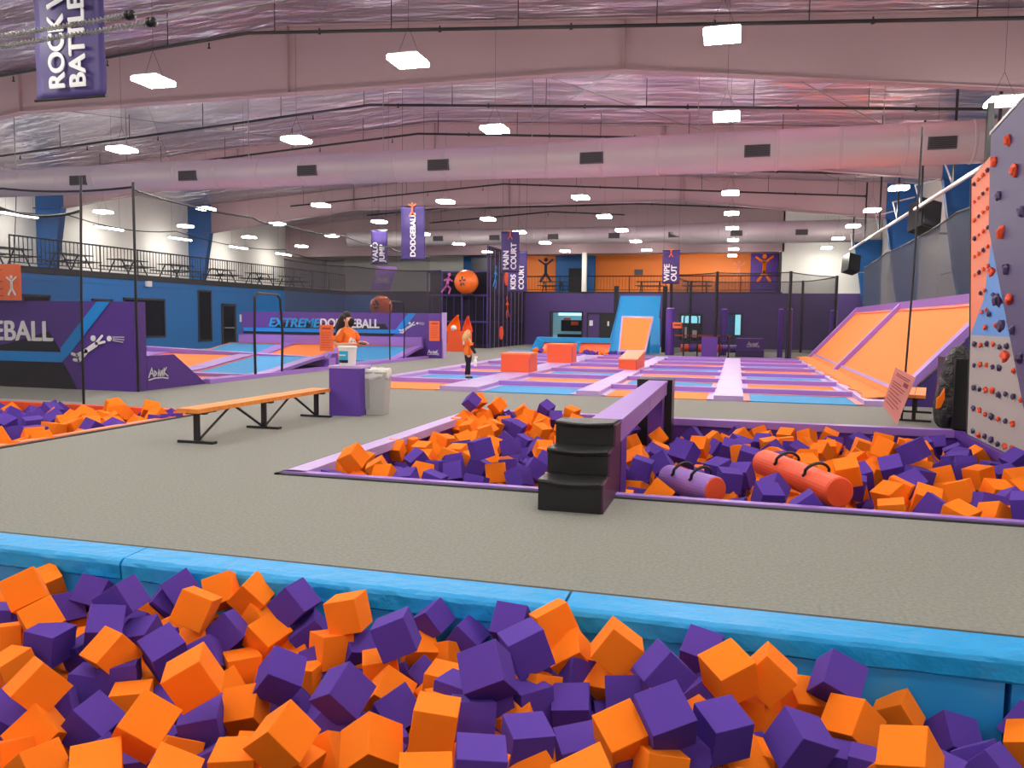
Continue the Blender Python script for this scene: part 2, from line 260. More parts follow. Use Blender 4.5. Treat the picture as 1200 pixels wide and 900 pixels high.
CUBES = 'on1 -879 1418 -46 230 343 90 185;on1 -701 1467 -64 229 33 294 185;on1 -1186 1541 -10 259 241 40 191;on1 -1171 1365 -37 325 213 20 185;on1 7 1931 -10 339 195 308 194;on1 -590 1542 -33 8 179 284 185;on1 358 1687 -36 20 150 76 185;on1 -208 1653 -57 340 207 311 185;on1 285 1938 -99 18 137 60 185;on1 -1566 1474 -55 258 50 49 185;on1 -270 2002 -10 269 36 9 193;on1 101 1979 -21 271 40 357 185;on1 -1162 1706 -165 321 168 14 182;on1 -1036 2020 -10 260 77 356 190;on1 -1578 1722 -76 321 180 339 185;on1 -1464 1920 -10 302 115 48 187;on1 -1530 1440 -149 38 215 353 185;on1 -1192 1252 -85 197 359 41 185;on1 -2050 1898 -10 317 238 356 199;on1 423 2150 -158 238 352 69 165;on1 -1285 2000 -105 75 328 169 185;on1 -457 2112 -10 256 337 32 194;on1 -1410 1315 -155 229 174 263 185;on1 -980 1405 -120 77 93 278 185;on1 -1070 1980 -105 226 280 97 185;on1 -1432 2150 -46 252 136 351 184;on1 -395 2060 -75 36 22 287 185;on1 -130 1625 -105 215 106 63 185;on1 -1035 1258 -79 186 27 24 185;on1 -1896 1808 -55 209 46 351 185;on1 -1314 1917 -169 266 93 132 185;on1 -222 1355 -10 204 6 295 200;on1 -1536 2150 -42 144 305 139 185;on1 -504 1270 -10 198 1 21 189;on1 -830 1835 -140 232 42 151 185;on1 185 2055 -115 22 63 133 185;on1 -1855 1665 -135 15 353 347 185;on1 -1470 1665 -175 359 358 302 185;on1 75 1995 -130 6 97 160 185;oc1 557 4304 79 105 21 274 225;oc1 961 3855 -18 26 250 110 225;on1 702 2090 -165 285 340 335 177;on1 -850 1540 -155 32 210 87 185;oc1 1125 3944 -29 62 306 56 225;oc1 -1940 3846 82 329 24 167 210;oc1 743 4225 -18 207 359 313 225;on1 -1525 1330 -160 252 346 8 185;on1 -895 1935 -125 69 263 47 185;on1 -2231 2150 -91 163 201 333 185;oc1 499 4738 -18 15 322 293 225;on1 -290 2020 -115 201 307 221 185;oc1 1113 4471 -18 82 68 328 225;on1 -855 2100 -140 289 109 318 185;on1 35 1780 -155 115 0 27 185;on1 -2005 1795 -120 168 183 211 185;oc1 709 3946 -36 85 10 171 225;oc1 -282 4367 -18 33 130 37 225;on1 -700 1900 -125 77 97 349 185;oc1 1307 4899 -10 293 258 12 225;oc1 425 5057 -28 2 293 291 225;oc1 -347 3907 -18 243 36 357 225;on1 -1110 1906 -164 193 91 105 185;on1 -875 1445 -130 118 107 26 185;on1 -1223 1510 -196 199 334 230 185;on1 -380 1585 -140 217 152 37 185;oc1 -2167 4914 -53 86 305 276 210;on1 -770 2110 -155 64 201 161 185;oc1 856 5017 97 249 13 315 225;oc1 899 4196 -18 76 21 255 225;oc1 -1773 3880 -18 10 50 271 210;oc1 1278 4476 -17 199 4 17 225;oc1 -1253 4198 -18 52 258 320 210;on1 -1322 1840 -204 202 50 353 185;on1 -1390 2135 -120 345 305 0 185;oc1 1126 4882 -22 71 15 73 225;oc1 556 4426 -153 150 55 296 225;oc1 566 5689 -49 284 36 243 225;oc1 -227 5698 -46 358 225 255 225;on1 -460 1910 -115 327 294 90 185;ol1 -4816 4748 -33 281 186 7 250;oc1 -1399 5849 -18 292 1 60 210;oc1 -702 5675 -48 349 239 337 210;oc1 -563 4930 -24 212 31 283 225;ol1 -4409 4250 -33 194 50 351 250;on1 -1470 1935 -130 329 127 247 185;on1 -485 1825 -140 312 66 55 185;oc1 1470 4808 -9 20 243 85 225;ol1 -4947 5561 0 11 347 282 250;on1 90 1815 -165 5 177 333 179;oc1 -1956 6573 83 328 158 316 210;oc1 817 5001 -45 258 19 280 225;oc1 -1959 5318 -53 267 13 336 210;oc1 1559 5938 -57 79 233 21 225;oc1 889 6171 -65 108 288 345 225;oc1 552 6583 -68 319 118 106 225;ol1 -4784 4904 -33 194 346 1 250;oc1 -555 6216 -66 291 230 348 225;oc1 811 4406 -18 11 112 351 225;oc1 -2172 6139 -53 9 40 93 210;ol1 -4826 5780 9 319 344 223 250;oc1 -1963 5836 -18 232 70 44 210;oc1 -1986 4257 -53 345 303 213 210;oc1 -1615 4002 -18 245 52 286 210;oc1 397 6586 -68 0 336 68 225;oc1 -1774 5663 -18 92 17 206 210;oc1 366 4758 -153 352 139 69 225;oc1 -2181 5165 -53 354 81 171 210;oc1 -567 4274 -153 2 103 270 225;oc1 228 5529 -68 304 353 254 225;oc1 -1774 5192 -18 120 309 292 210;oc1 -1344 6754 24 338 71 138 210;oc1 -531 4575 -153 340 356 340 225;oc1 -1917 3831 -53 29 312 336 210;oc1 -9 4386 -153 321 57 315 225;oc1 -1984 4937 -53 105 0 353 210;oc1 51 5478 -42 106 74 298 225;oc1 -2174 4119 -53 69 354 2 210;ol1 -4631 4403 -33 270 325 330 250;on1 -1539 1827 -197 168 176 32 185;oc1 -1661 4716 -18 102 358 354 210;oc1 1415 4551 -18 253 57 104 225;on1 -1208 2031 -170 302 44 314 185;ol1 -4980 5036 -33 322 3 245 250;ol1 -4423 3999 -33 280 285 81 250;oc1 717 6681 -68 28 296 319 225;ol1 -4602 5362 -65 241 33 333 250;on1 -1800 2100 -140 284 311 206 185;oc1 -1655 6313 -18 138 48 315 210;oc1 731 5271 -35 62 62 12 225;ol1 -5246 5839 9 349 56 158 250;oc1 1034 5035 -27 347 29 255 225;on1 -1853 1825 -240 148 173 124 185;oc1 540 4734 -153 346 255 104 225;oc1 52 6414 -68 36 342 306 225;ol1 -4564 5542 -17 320 168 356 250;oc1 -1651 4541 -18 13 346 174 210;oc1 864 5235 101 124 289 47 225;oc1 -139 6070 -54 176 53 19 225;oc1 -1808 5982 -18 303 113 11 210;oc1 254 5983 -59 242 259 44 225;oc1 -1643 6476 15 353 337 262 210;on1 -2062 2150 -203 117 277 187 185;oc1 -932 6479 3 293 345 357 210;on1 -60 1934 -157 281 194 223 185;oc1 624 5865 -49 16 253 72 225;oc1 -1825 4602 -53 11 311 248 210;oc1 196 6664 -68 290 20 199 225;oc1 -1581 5211 -46 310 14 358 210;oc1 -1149 6298 -27 103 4 162 210;oc1 -2026 6457 -2 3 160 0 210;oc1 -1440 4635 -18 355 301 143 210;oc1 450 5344 -37 90 335 284 225;oc1 -1275 6190 -18 307 300 126 210;oc1 -2143 6609 117 126 356 258 210;ol1 -5327 5580 -40 248 31 265 250;ol1 -4446 5849 -33 274 310 107 250;oc1 1110 4659 -75 314 294 75 225;ol1 -4816 4277 -33 55 234 4 250;oc1 495 6002 -59 16 131 343 225;oc1 -2181 4450 -53 45 112 312 210;oc1 286 5324 -37 293 114 3 225;oc1 -1764 6695 24 349 304 201 210;oc1 -1491 4484 -20 358 113 341 210;oc1 374 5058 -163 19 99 283 225;oc1 372 6140 -64 60 81 332 225;oc1 671 6038 -60 144 297 25 225;ol1 -4471 4641 -73 89 305 249 250;oc1 -2004 5151 -93 53 31 125 210;on1 -998 1504 -164 28 175 201 185;oc1 194 5685 -184 82 355 173 225;oc1 -2170 6300 -18 36 231 331 210;oc1 -1806 5819 -18 188 43 1 210;ol1 -4782 5067 -33 290 110 341 250;oc1 -472 5319 -37 98 22 18 225;ol1 -5124 5246 -33 341 35 258 250;oc1 -1263 6495 -25 250 37 258 210;ol1 -4418 5698 -33 278 176 8 250;oc1 329 4381 -153 29 132 101 225;oc1 -1466 6161 -18 24 6 262 210;on1 -1637 2035 -158 319 308 226 185;oc1 -1508 6343 -18 311 340 174 210;oc1 631 4593 -62 49 292 229 225;oc1 -923 6310 -37 45 178 351 210;ol1 -6020 5481 -33 54 337 91 250;on1 -1946 2046 -222 204 94 240 185;oc1 -869 6643 -18 81 355 217 210;oc1 -2002 5999 -18 178 318 333 210;oc1 -1173 5001 -18 7 323 121 210;ol1 -4588 5084 -33 180 19 335 250;on1 -785 1942 -217 185 136 1 185;oc1 335 4592 -153 109 102 19 225;oc1 -2119 5556 -93 67 315 292 210;oc1 -1813 5463 -53 294 238 70 210;ol1 -4935 5398 -33 55 73 221 250;oc1 404 5519 -129 334 198 36 225;oc1 1204 6354 -68 169 359 262 225;oc1 510 4875 -157 43 57 236 225;oc1 -1988 6277 -50 220 37 318 210;oc1 -988 5827 -18 329 183 339 210;ol1 -4881 5193 -33 245 25 244 250;ol1 -4790 5324 -33 306 7 322 250;oc1 1255 6031 -60 50 58 59 225;oc1 -1800 6239 -18 275 340 297 210;oc1 1138 5462 -48 28 141 82 225;ol1 -4586 4236 -73 72 351 98 250;oc1 213 5103 -164 357 284 326 225;oc1 -1158 5815 -18 270 326 123 210;oc1 -524 5107 -164 190 339 343 225;oc1 850 5168 -31 345 303 221 225;on1 -573 1590 -167 167 221 312 185;on1 -2367 2117 -183 261 324 263 185;oc1 139 4602 -153 95 351 97 225;oc1 130 4381 -153 129 0 103 225;oc1 -2183 6437 -18 237 347 251 210;oc1 -1456 5116 -153 341 2 258 210;oc1 -1105 6513 -62 138 343 108 210;oc1 821 5897 -98 87 33 351 225;on1 -665 1820 -151 352 83 222 185;on1 -467 2048 -191 127 273 27 185;oc1 -192 5303 -171 278 280 272 225;oc1 -2172 6613 -18 84 10 188 210;oc1 -1063 4162 -153 344 11 275 210;of1 -2919 17981 71 56 33 298 200;oc1 916 4421 -153 66 115 61 225;of1 -3808 18003 100 241 230 164 200;ol1 -5133 5711 -26 259 306 319 250;on1 -475 1490 -105 14 346 86 185;oc1 -215 5990 -194 124 295 287 225;oc1 226 6321 -68 16 341 334 225;oc1 -1254 4354 -153 352 198 342 210;oc1 857 5337 -37 267 324 103 225;oc1 -1091 4342 -153 327 274 209 210;oc1 -1996 6751 67 200 13 14 210;on1 -1640 2145 -159 268 157 168 185;oc1 -202 5592 -181 29 65 229 225;oc1 722 4289 -153 64 22 247 225;oc1 -1342 6371 -58 311 2 174 210;on1 335 1765 -130 179 221 331 185;oc1 -56 6258 -100 27 340 166 225;of1 -4509 18231 108 80 247 62 200;on1 -1536 1503 -227 272 315 26 185;oc1 106 5348 -180 31 255 249 225;on1 -1015 2013 -199 286 351 300 185;oc1 895 6577 -203 118 350 104 225;oc1 1222 6185 -65 35 8 349 225;on1 -353 1817 -224 327 221 199 185;oc1 442 5351 -173 90 15 89 225;on1 -1527 1732 -213 344 79 104 185;oc1 -1113 4786 -18 2 189 3 210;ol1 -4996 5687 -63 67 308 130 250;of1 -3937 18083 63 324 292 220 200;oc1 372 4898 -157 289 18 88 225;of1 -4130 17966 50 93 188 13 200;of1 -2821 18242 69 165 247 35 200;oc1 873 4062 -153 287 65 92 225;oc1 898 6747 -203 348 251 260 225;on1 -45 1721 -186 169 182 10 185;ol1 -5082 5428 -33 82 170 351 250;oc1 729 6209 -201 69 81 72 225;oc1 -2144 6764 -18 331 287 33 210;oc1 -1186 5653 -18 250 19 261 210;oc1 -1627 6438 -153 114 30 1 210;oc1 705 4093 -153 90 341 67 225;oc1 1372 6327 -203 29 147 51 225;of1 -4017 18125 110 24 301 215 200;oc1 -2151 5078 -188 206 99 2 210;oc1 92 4886 -157 352 138 94 225;oc1 1 4097 -153 97 158 356 225;of1 -4446 18211 51 45 87 333 200;of1 -4542 18315 33 277 311 264 200;of1 -4146 18017 108 181 304 73 200;of1 -4250 18223 41 107 276 153 200;on1 -572 1725 -166 145 234 245 185;oc1 922 4568 -153 148 303 57 225;oc1 -714 4698 -18 294 219 352 210;oc1 1272 4023 -38 232 47 57 225;of1 -4115 17986 94 229 330 86 200;on1 -799 1838 -219 102 35 247 185;oc1 -301 5805 -176 102 116 332 225;on1 -677 1733 -208 230 177 138 185;oc1 -711 6233 -202 334 250 119 210;oc1 1528 6437 -168 359 32 249 225;oc1 -1521 6732 -153 69 337 92 210;ol1 -5441 5383 -42 47 350 141 250;of1 -2289 18433 72 105 33 256 200;of1 -4372 18454 46 294 144 64 200;on1 -1218 1698 -265 247 50 272 185;on1 -1197 1921 -179 249 235 41 185;oc1 -2108 6017 -153 346 99 261 210;oc1 -397 6694 -203 45 307 55 225;of1 -3409 18133 53 264 115 30 200;of1 -3940 18239 34 135 159 232 200;of1 -3425 18486 85 153 99 115 200;oc1 -1600 6273 -153 52 257 270 210;of1 -3685 18085 71 49 98 242 200;on1 -1945 1939 -214 108 259 319 185;on1 -1629 1828 -173 64 98 244 185;oc1 -1598 6111 -153 127 45 293 210;oc1 -1251 4064 -153 342 149 94 210;of1 -3998 18104 30 277 115 311 200;of1 -3605 18191 45 106 251 321 200;of1 -2966 18166 78 11 163 331 200;oc1 728 4780 -289 35 81 274 225;oc1 -1433 6269 -153 13 60 352 210;oc1 543 5195 -128 357 290 288 225;of1 -3052 18172 33 235 1 121 200;of1 -3732 18092 30 192 91 185 200;on1 -2765 2118 -172 30 203 174 185;on1 -2665 2049 -151 126 1 136 185;on1 -2657 2141 -204 188 256 289 185;on1 -2584 1936 -176 0 296 304 185;on1 -2576 2035 -157 190 320 250 185;on1 -2460 1934 -179 221 114 284 185;on1 -2475 2018 -194 110 159 200 185;on1 -2350 1924 -151 358 302 308 185;on1 -2375 2015 -183 338 119 187 185;on1 -2160 1703 -189 349 19 161 185;on1 -1932 1599 -244 333 73 276 185;on1 -1945 2129 -204 323 11 254 185;on1 -1830 1297 -160 299 349 120 185;on1 -1846 1600 -243 117 64 185 185;on1 -1105 1385 -167 67 223 244 185;on1 -669 2128 -240 100 188 176 185;on1 -159 2025 -156 269 35 2 185;on1 -167 2128 -152 3 319 211 185;on0 149 2045 -189 127 170 73 185;on0 780 2131 -306 285 1 199 185;on0 880 2148 -296 219 312 199 185;on0 1007 2032 -157 199 85 44 185;on0 1018 2127 -181 207 187 163 185;on0 1096 2041 -187 221 354 294 185;on0 1098 2150 -210 215 98 197 185;oc0 1354 4137 -127 0 201 263 225;oc0 1583 4292 -153 325 77 325 225;oc0 1581 4436 -153 7 297 252 225;oc0 -868 4041 -18 10 347 23 210;oc0 1428 3850 -83 155 3 81 225;oc0 -1136 5405 -45 272 309 286 210;ol0 -4606 4022 -33 56 337 343 250;ol0 -6035 5301 -33 53 309 217 250;ol0 -6617 5684 -33 271 81 330 250;ol0 -5454 4490 -60 328 322 246 250;pn1 156 1736 -58 23 197 292 185;pn1 -120 1662 -10 342 211 306 197;pn1 -4 1730 -51 355 195 304 185;pn1 -542 1763 -10 314 156 9 204;pn1 -864 1654 -55 237 331 82 185;pn1 -1092 1753 -87 33 205 290 185;pn1 261 2029 -36 215 321 68 185;pn1 -492 1930 -10 268 340 34 198;pn1 -1445 1505 -145 187 230 180 185;pn1 -405 1606 -81 3 186 301 185;pn1 -843 1915 -10 263 67 8 191;pn1 -141 1893 -10 134 3 114 188;pn1 -434 1366 -10 5 181 289 186;pn1 -1828 1765 -95 358 188 5 185;pn1 -1214 1607 -165 323 79 80 184;pn1 549 2150 -203 206 47 130 185;pn1 -1468 1791 -86 338 202 336 185;pn1 -363 1891 -137 355 198 280 185;pn1 -1232 2061 -17 268 136 355 185;pn1 -565 1720 -105 345 174 207 185;pn1 -1716 1917 -10 237 358 98 189;pn1 -780 1785 -150 216 134 163 185;pn1 -309 1703 -140 188 9 295 185;pn1 -64 2150 -59 101 330 73 185;pn1 -1685 1815 -53 324 189 38 185;pn1 -1405 1979 -98 251 45 2 185;pn1 -465 1855 -115 68 266 338 185;pn1 -828 2150 -52 236 342 73 154;pn1 -235 1965 -115 259 25 82 185;pn1 -591 2150 -41 273 42 89 185;pn1 -725 2150 -98 218 354 81 168;pn1 575 1925 -165 321 353 236 185;pn1 -1555 1725 -140 68 87 11 185;pn1 -2035 2150 -101 285 34 109 185;pn1 -1620 1690 -160 5 190 21 185;pn1 -1180 2065 -105 353 143 26 185;pc1 168 4016 -18 354 246 116 225;pn1 -1630 1895 -110 33 291 250 185;pc1 -252 4388 117 78 53 230 225;pc1 -15 4400 -18 31 99 315 225;pn1 -380 2030 -115 71 342 317 185;pn1 -1695 1495 -160 238 165 100 185;pn1 -1686 2150 -57 219 29 230 185;pn1 305 1780 -130 173 83 251 185;pc1 976 4921 112 14 333 313 225;pc1 -1088 4076 -18 28 300 135 210;pn1 -2095 2105 -140 66 184 227 185;pn1 -1015 2025 -125 31 120 347 185;pc1 889 4001 -18 156 302 357 225;pn1 -650 1855 -125 140 264 209 185;pn1 -80 1710 -105 159 302 30 185;pc1 339 3829 -9 1 38 185 225;pc1 -504 4605 -18 358 195 357 225;pc1 -1328 4157 117 351 347 41 210;pc1 836 4716 37 328 18 172 225;pc1 264 5111 -30 75 9 172 225;pc1 -1455 4091 -18 70 234 294 210;pn1 564 1971 -165 247 54 311 162;pc1 1222 3865 47 351 349 71 225;pn1 -1400 1865 -130 324 313 150 185;pn1 -1749 2150 -103 225 138 210 185;pn1 -1600 1555 -160 167 159 303 185;pn1 265 1825 -150 196 265 324 185;pc1 -399 4791 -19 330 48 316 225;pn1 -810 2000 -165 226 341 73 156;pc1 -75 4685 -18 271 73 49 225;pc1 48 4550 -18 289 295 232 225;pn1 -1786 1852 -157 283 347 346 185;pc1 -1629 3833 -18 331 109 243 210;pc1 1598 5274 29 347 310 212 225;pc1 605 4435 -18 354 188 353 225;pc1 -1481 3831 -18 274 108 3 210;pc1 1158 4162 -18 45 286 53 225;pn1 -65 2034 -141 247 152 304 185;pc1 -1421 5091 -18 70 74 333 210;pc1 912 4581 -18 120 32 301 225;pn1 -1116 1832 -220 290 219 299 185;pc1 -1252 3831 -18 345 7 359 210;pc1 92 5328 -40 256 13 262 225;pn1 721 2150 -157 249 210 50 185;pn1 -895 1675 -155 231 36 356 185;pn1 430 1800 -130 13 6 328 185;pc1 200 4211 -18 229 48 24 225;pc1 -1394 4311 -18 114 6 90 210;pc1 -1799 4401 -18 99 322 43 210;pn1 -545 1805 -115 270 11 216 185;pc1 -152 4389 -153 343 322 98 225;pn1 -2150 1910 -120 92 4 108 185;pc1 677 4741 -17 235 62 68 225;pc1 -23 5670 -48 31 117 295 225;pc1 -2135 6413 129 320 151 325 210;pc1 -1610 5951 -18 335 9 264 210;pc1 -780 6229 -18 319 0 242 210;pl1 -4461 4947 -33 112 340 89 250;pn1 -1224 1386 -173 56 103 102 185;pc1 1486 6656 -88 348 133 251 225;pl1 -4627 4921 -33 72 57 239 250;pc1 984 4804 -19 328 103 357 225;pl1 -5432 4900 -33 292 339 87 250;pc1 -1070 4338 -18 37 163 301 210;pc1 -1568 6749 58 303 310 305 210;pc1 -2069 3859 -53 280 187 345 210;pc1 -650 4477 -49 292 9 138 225;pl1 -5191 4934 -33 278 357 58 250;pc1 26 4245 -153 312 69 20 225;pn1 -1100 1965 -150 76 142 307 185;pc1 412 5698 -49 58 125 307 225;pc1 1350 5352 -38 269 40 266 225;pc1 1286 5068 -28 17 63 307 225;pc1 -103 5874 -84 352 210 35 225;pl1 -5026 4552 -55 268 346 11 250;pc1 894 6415 -68 332 163 39 225;pc1 726 4445 -153 327 65 36 225;pl1 -5658 5564 -12 260 26 341 250;pl1 -5315 5275 -33 328 228 94 250;pc1 1473 5036 -26 345 347 99 225;pc1 492 4580 -153 310 296 133 225;pc1 -1483 5657 -78 94 204 345 210;pc1 -308 6520 -88 165 46 333 225;pc1 -1457 6626 -11 267 315 293 210;pc1 -216 4225 -153 16 261 148 225;pn1 -1395 1728 -198 314 240 56 185;pn1 -1119 1513 -208 204 198 120 185;pc1 -1559 4354 -18 106 64 320 210;pc1 -172 4561 -153 27 49 17 225;pc1 -486 5094 -29 51 133 330 225;pc1 -1222 4346 -18 62 260 309 210;pn1 -270 1938 -189 261 273 21 185;pn1 -1750 2015 -140 357 317 262 185;pc1 -1582 4172 -18 266 8 67 210;pc1 1282 4296 -30 299 147 39 225;pc1 -173 4719 -153 333 301 102 225;pc1 1213 5213 -33 127 352 250 225;pc1 207 6141 -64 1 300 251 225;pc1 -498 4407 -153 105 286 70 225;pc1 258 5685 -49 103 47 342 225;pn1 -205 1665 -135 254 92 296 185;pc1 68 5825 -53 313 255 99 225;pl1 -5810 5314 -33 20 329 233 250;pl1 -4420 5385 -33 294 281 67 250;pc1 488 4231 -153 211 10 105 225;pc1 -1247 5162 -34 311 137 326 210;pc1 1434 5823 -53 334 358 126 225;pn1 -883 2015 -201 116 210 99 185;pc1 -1709 6108 -18 266 2 236 210;pc1 698 6218 -66 283 297 92 225;pc1 -1258 4200 -153 305 296 318 210;pc1 -206 5118 -165 21 295 347 225;pc1 -840 5814 -18 276 15 344 210;pc1 1511 5386 -54 94 95 17 225;pc1 -247 4929 -158 276 351 85 225;pl1 -4407 5522 -33 276 355 265 250;pl1 -5667 5395 -52 63 156 359 250;pl1 -5389 5094 -51 313 310 133 250;pc1 -1564 5467 -40 251 310 23 210;pc1 1470 6094 -62 354 241 357 225;pn1 -786 1717 -205 331 275 336 185;pc1 1395 5647 -47 139 257 21 225;pc1 -1412 5486 -153 331 236 279 210;pc1 1352 6467 -81 111 13 281 225;pn1 -1318 1615 -246 146 178 328 185;pc1 -723 4931 -24 50 111 27 210;pl1 -4777 4548 -33 14 273 337 250;pn1 -1324 1403 -174 62 222 347 185;pc1 -322 4396 -153 12 179 358 225;pc1 -1466 5342 -153 54 227 306 210;pc1 27 6599 -68 266 128 342 225;pc1 1318 5520 -43 335 78 323 225;pc1 -2110 4901 -188 284 355 193 210;pn1 -981 1732 -228 7 176 213 185;pn1 -978 1803 -220 187 345 11 185;pc1 702 4818 -155 67 241 299 225;pl1 -5721 5728 -33 288 220 32 250;pl1 -5884 5592 -64 152 320 0 250;pc1 391 5886 -57 4 80 273 225;pc1 -896 6020 -18 17 283 8 210;pc1 -672 5318 -171 259 29 244 210;pc1 35 6010 -60 62 297 352 225;pn1 64 1905 -206 61 51 58 185;pc1 858 4214 -153 46 54 300 225;pc1 -1918 6766 -51 234 35 96 210;pc1 -12 4551 -153 22 57 20 225;pc1 -554 4724 -153 338 356 259 225;pc1 -1701 4907 -18 169 355 37 210;pl1 -4418 5224 -68 278 68 7 250;pl1 -4672 5851 -66 239 21 96 250;pc1 -1283 5023 -153 184 23 1 210;pc1 -371 4764 -153 185 19 306 225;pc1 -104 4852 -144 286 19 101 225;pn1 -462 2148 -152 137 98 129 185;pl1 -5579 5225 -69 26 335 172 250;pf1 -2435 18053 78 54 86 223 200;pf1 -3569 18143 60 337 41 211 200;pf1 -4346 18065 104 238 324 304 200;pn1 -1400 2010 -180 255 113 83 185;pc1 287 5313 -171 121 105 41 225;pf1 -3695 18058 48 263 356 34 200;pf1 -3367 17996 39 12 105 230 200;pn1 -385 2047 -193 108 5 131 185;pn1 -244 2145 -178 115 41 2 185;pc1 2 4718 -153 353 188 8 225;pf1 -4009 17951 72 37 76 50 200;pn1 -872 1808 -223 49 244 318 185;pc1 336 4231 -153 108 282 344 225;pn1 -1610 1936 -151 189 4 263 185;pf1 -2722 18088 80 80 321 13 200;pf1 -2325 18108 79 115 320 11 200;pf1 -3103 18092 44 302 151 109 200;pf1 -2247 18107 33 187 150 11 200;pn1 -47 2142 -150 348 21 35 185;pf1 -2686 18470 74 273 284 177 200;pn1 -753 1606 -165 278 36 7 163;pl1 -6282 5605 -53 138 34 306 250;pf1 -3157 18094 71 145 141 268 200;pn1 -357 1918 -201 168 104 202 185;pc1 -864 6187 -153 247 339 350 210;pf1 -3305 18033 47 358 347 291 200;pc1 -1803 4026 -53 272 348 98 210;pf1 -3210 18064 33 340 56 174 200;pc1 1076 6506 -68 352 261 49 225;pf1 -2154 18254 62 310 286 122 200;pf1 -2507 18268 31 228 286 244 200;pc1 -199 5441 -176 303 292 59 225;pc1 134 4752 -153 5 36 99 225;pc1 1227 5763 -106 215 329 15 225;pl1 -5920 5804 -33 118 65 39 250;pf1 -2196 18236 40 324 347 60 200;pc1 1419 6558 -203 321 78 298 225;pc1 -1904 6611 -52 352 50 359 210;pl1 -5694 5105 -33 352 312 45 250;pn1 -977 1906 -183 12 299 248 185;pc1 515 5067 -200 271 327 263 225;pf1 -3511 18358 35 342 341 155 200;pf1 -3026 18166 62 25 160 184 200;pc1 504 4072 -153 99 12 25 225;pc1 -1037 5678 -18 234 48 320 210;pc1 -389 4957 -24 12 3 259 225;pn1 -1265 1685 -180 265 253 285 185;pc1 -332 5294 -36 78 339 92 225;pc1 625 4996 -87 220 249 8 225;pl1 -4925 5858 -83 16 42 188 250;pn1 -1632 1410 -229 76 267 197 185;pc1 565 5535 -151 350 309 188 225;pc1 -1639 5633 -152 0 325 88 210;pc1 -1306 4871 -152 328 357 277 210;pf1 -3323 18430 76 56 17 15 200;pn1 -454 1944 -186 243 35 17 185;pf1 -2151 18284 82 190 106 23 200;pf1 -3353 18439 82 223 70 86 200;pf1 -2696 18495 42 14 265 253 200;pn1 -875 1733 -225 335 123 335 185;pc1 -423 6503 -203 112 330 268 225;pc1 -111 5791 -207 39 202 19 225;pc1 -881 5677 -18 30 339 270 210;pc1 -1985 4776 -188 1 345 70 210;pc1 -544 4888 -157 3 306 98 225;pc1 -356 4579 -153 305 342 92 225;pc1 773 4625 -153 245 27 329 225;pc1 -393 6346 -172 338 146 261 225;pf1 -3270 18096 58 122 267 31 200;pc1 -1047 4590 -18 153 16 330 210;pc1 225 4938 -159 40 359 99 225;pn1 -2025 1785 -165 235 221 57 185;pn1 -2589 2123 -205 69 245 281 185;pn1 -2453 2148 -197 220 57 276 185;pn1 -2364 1820 -208 37 124 323 185;pn1 -2239 1696 -196 229 251 201 185;pn1 -2267 1835 -190 18 38 261 185;pn1 -2240 1934 -196 49 250 337 185;pn1 -2139 1622 -174 85 176 80 185;pn1 -2164 1801 -182 179 156 159 185;pn1 -2046 1501 -165 303 137 281 185;pn1 -2055 1622 -198 289 173 144 185;pn1 -2046 1715 -189 225 65 175 185;pn1 -1938 1394 -150 44 279 135 185;pn1 -1956 1502 -199 141 22 138 185;pn1 -1939 1725 -244 327 289 172 185;pn1 -1842 1513 -198 290 106 149 185;pn1 -1710 1808 -215 312 174 149 185;pn1 -1505 1934 -199 71 241 155 185;pn1 -558 2036 -165 121 8 301 185;pn1 -469 1820 -183 60 225 321 185;pn1 -167 1909 -154 72 230 60 185;pn1 370 2146 -239 111 97 105 185;pn1 470 2031 -288 189 48 112 185;pn1 483 2123 -312 329 174 253 185;pn1 701 2024 -288 216 292 174 185;pn1 674 2144 -300 210 297 47 185;pn1 1220 2050 -209 120 359 164 185;pn1 1200 2145 -177 357 308 39 185;pn1 1306 2147 -195 178 150 229 185;pc1 -1084 4562 -153 331 343 8 210;pc1 -946 4459 -153 113 59 285 210;pc1 -883 5540 -18 102 339 94 210;pc1 1480 4146 -72 8 306 171 225;pc1 1465 4341 -18 237 353 327 225;pl1 -4889 3992 -33 210 30 13 250;pl1 -5009 4296 -61 292 0 352 250;pl1 -5404 4738 -33 271 22 242 250;pl1 -5553 4763 -33 51 51 135 250;pl1 -5602 4912 -33 20 214 341 250'
# ------------------------------------------------------------------ camera, exposure, world
cam = bpy.data.cameras.new('camera'); cam.sensor_width = 36; cam.lens = 943.2/1200*36; cam.clip_end = 300; cam.clip_start = .05
co = bpy.data.objects.new('camera', cam); COL.objects.link(co); S.camera = co
yaw, pitch, roll = .271286, .080043, .0113985
fw = Vector((-math.sin(yaw)*math.cos(pitch), math.cos(yaw)*math.cos(pitch), -math.sin(pitch)))
rt = Vector((math.cos(yaw), math.sin(yaw), 0)); up = rt.cross(fw)
r2 = rt*math.cos(roll)+up*math.sin(roll); u2 = -rt*math.sin(roll)+up*math.cos(roll)
mw = Matrix((r2, u2, -fw)).transposed().to_4x4(); mw.translation = (0,0,1.65); co.matrix_world = mw
S.view_settings.view_transform = 'Standard'; S.view_settings.look = 'None'; S.view_settings.gamma = 1
S.view_settings.use_curve_mapping = False; S.view_settings.exposure = EXPOSURE
w = bpy.data.worlds.new('world'); S.world = w; w.use_nodes = True
w.node_tree.nodes['Background'].inputs[0].default_value = (.6,.6,.7,1); w.node_tree.nodes['Background'].inputs[1].default_value = .05
S.cycles.use_denoising = True; S.cycles.max_bounces = 6; S.cycles.diffuse_bounces = 4; S.cycles.transparent_max_bounces = 16
S.cycles.sample_clamp_indirect = 8

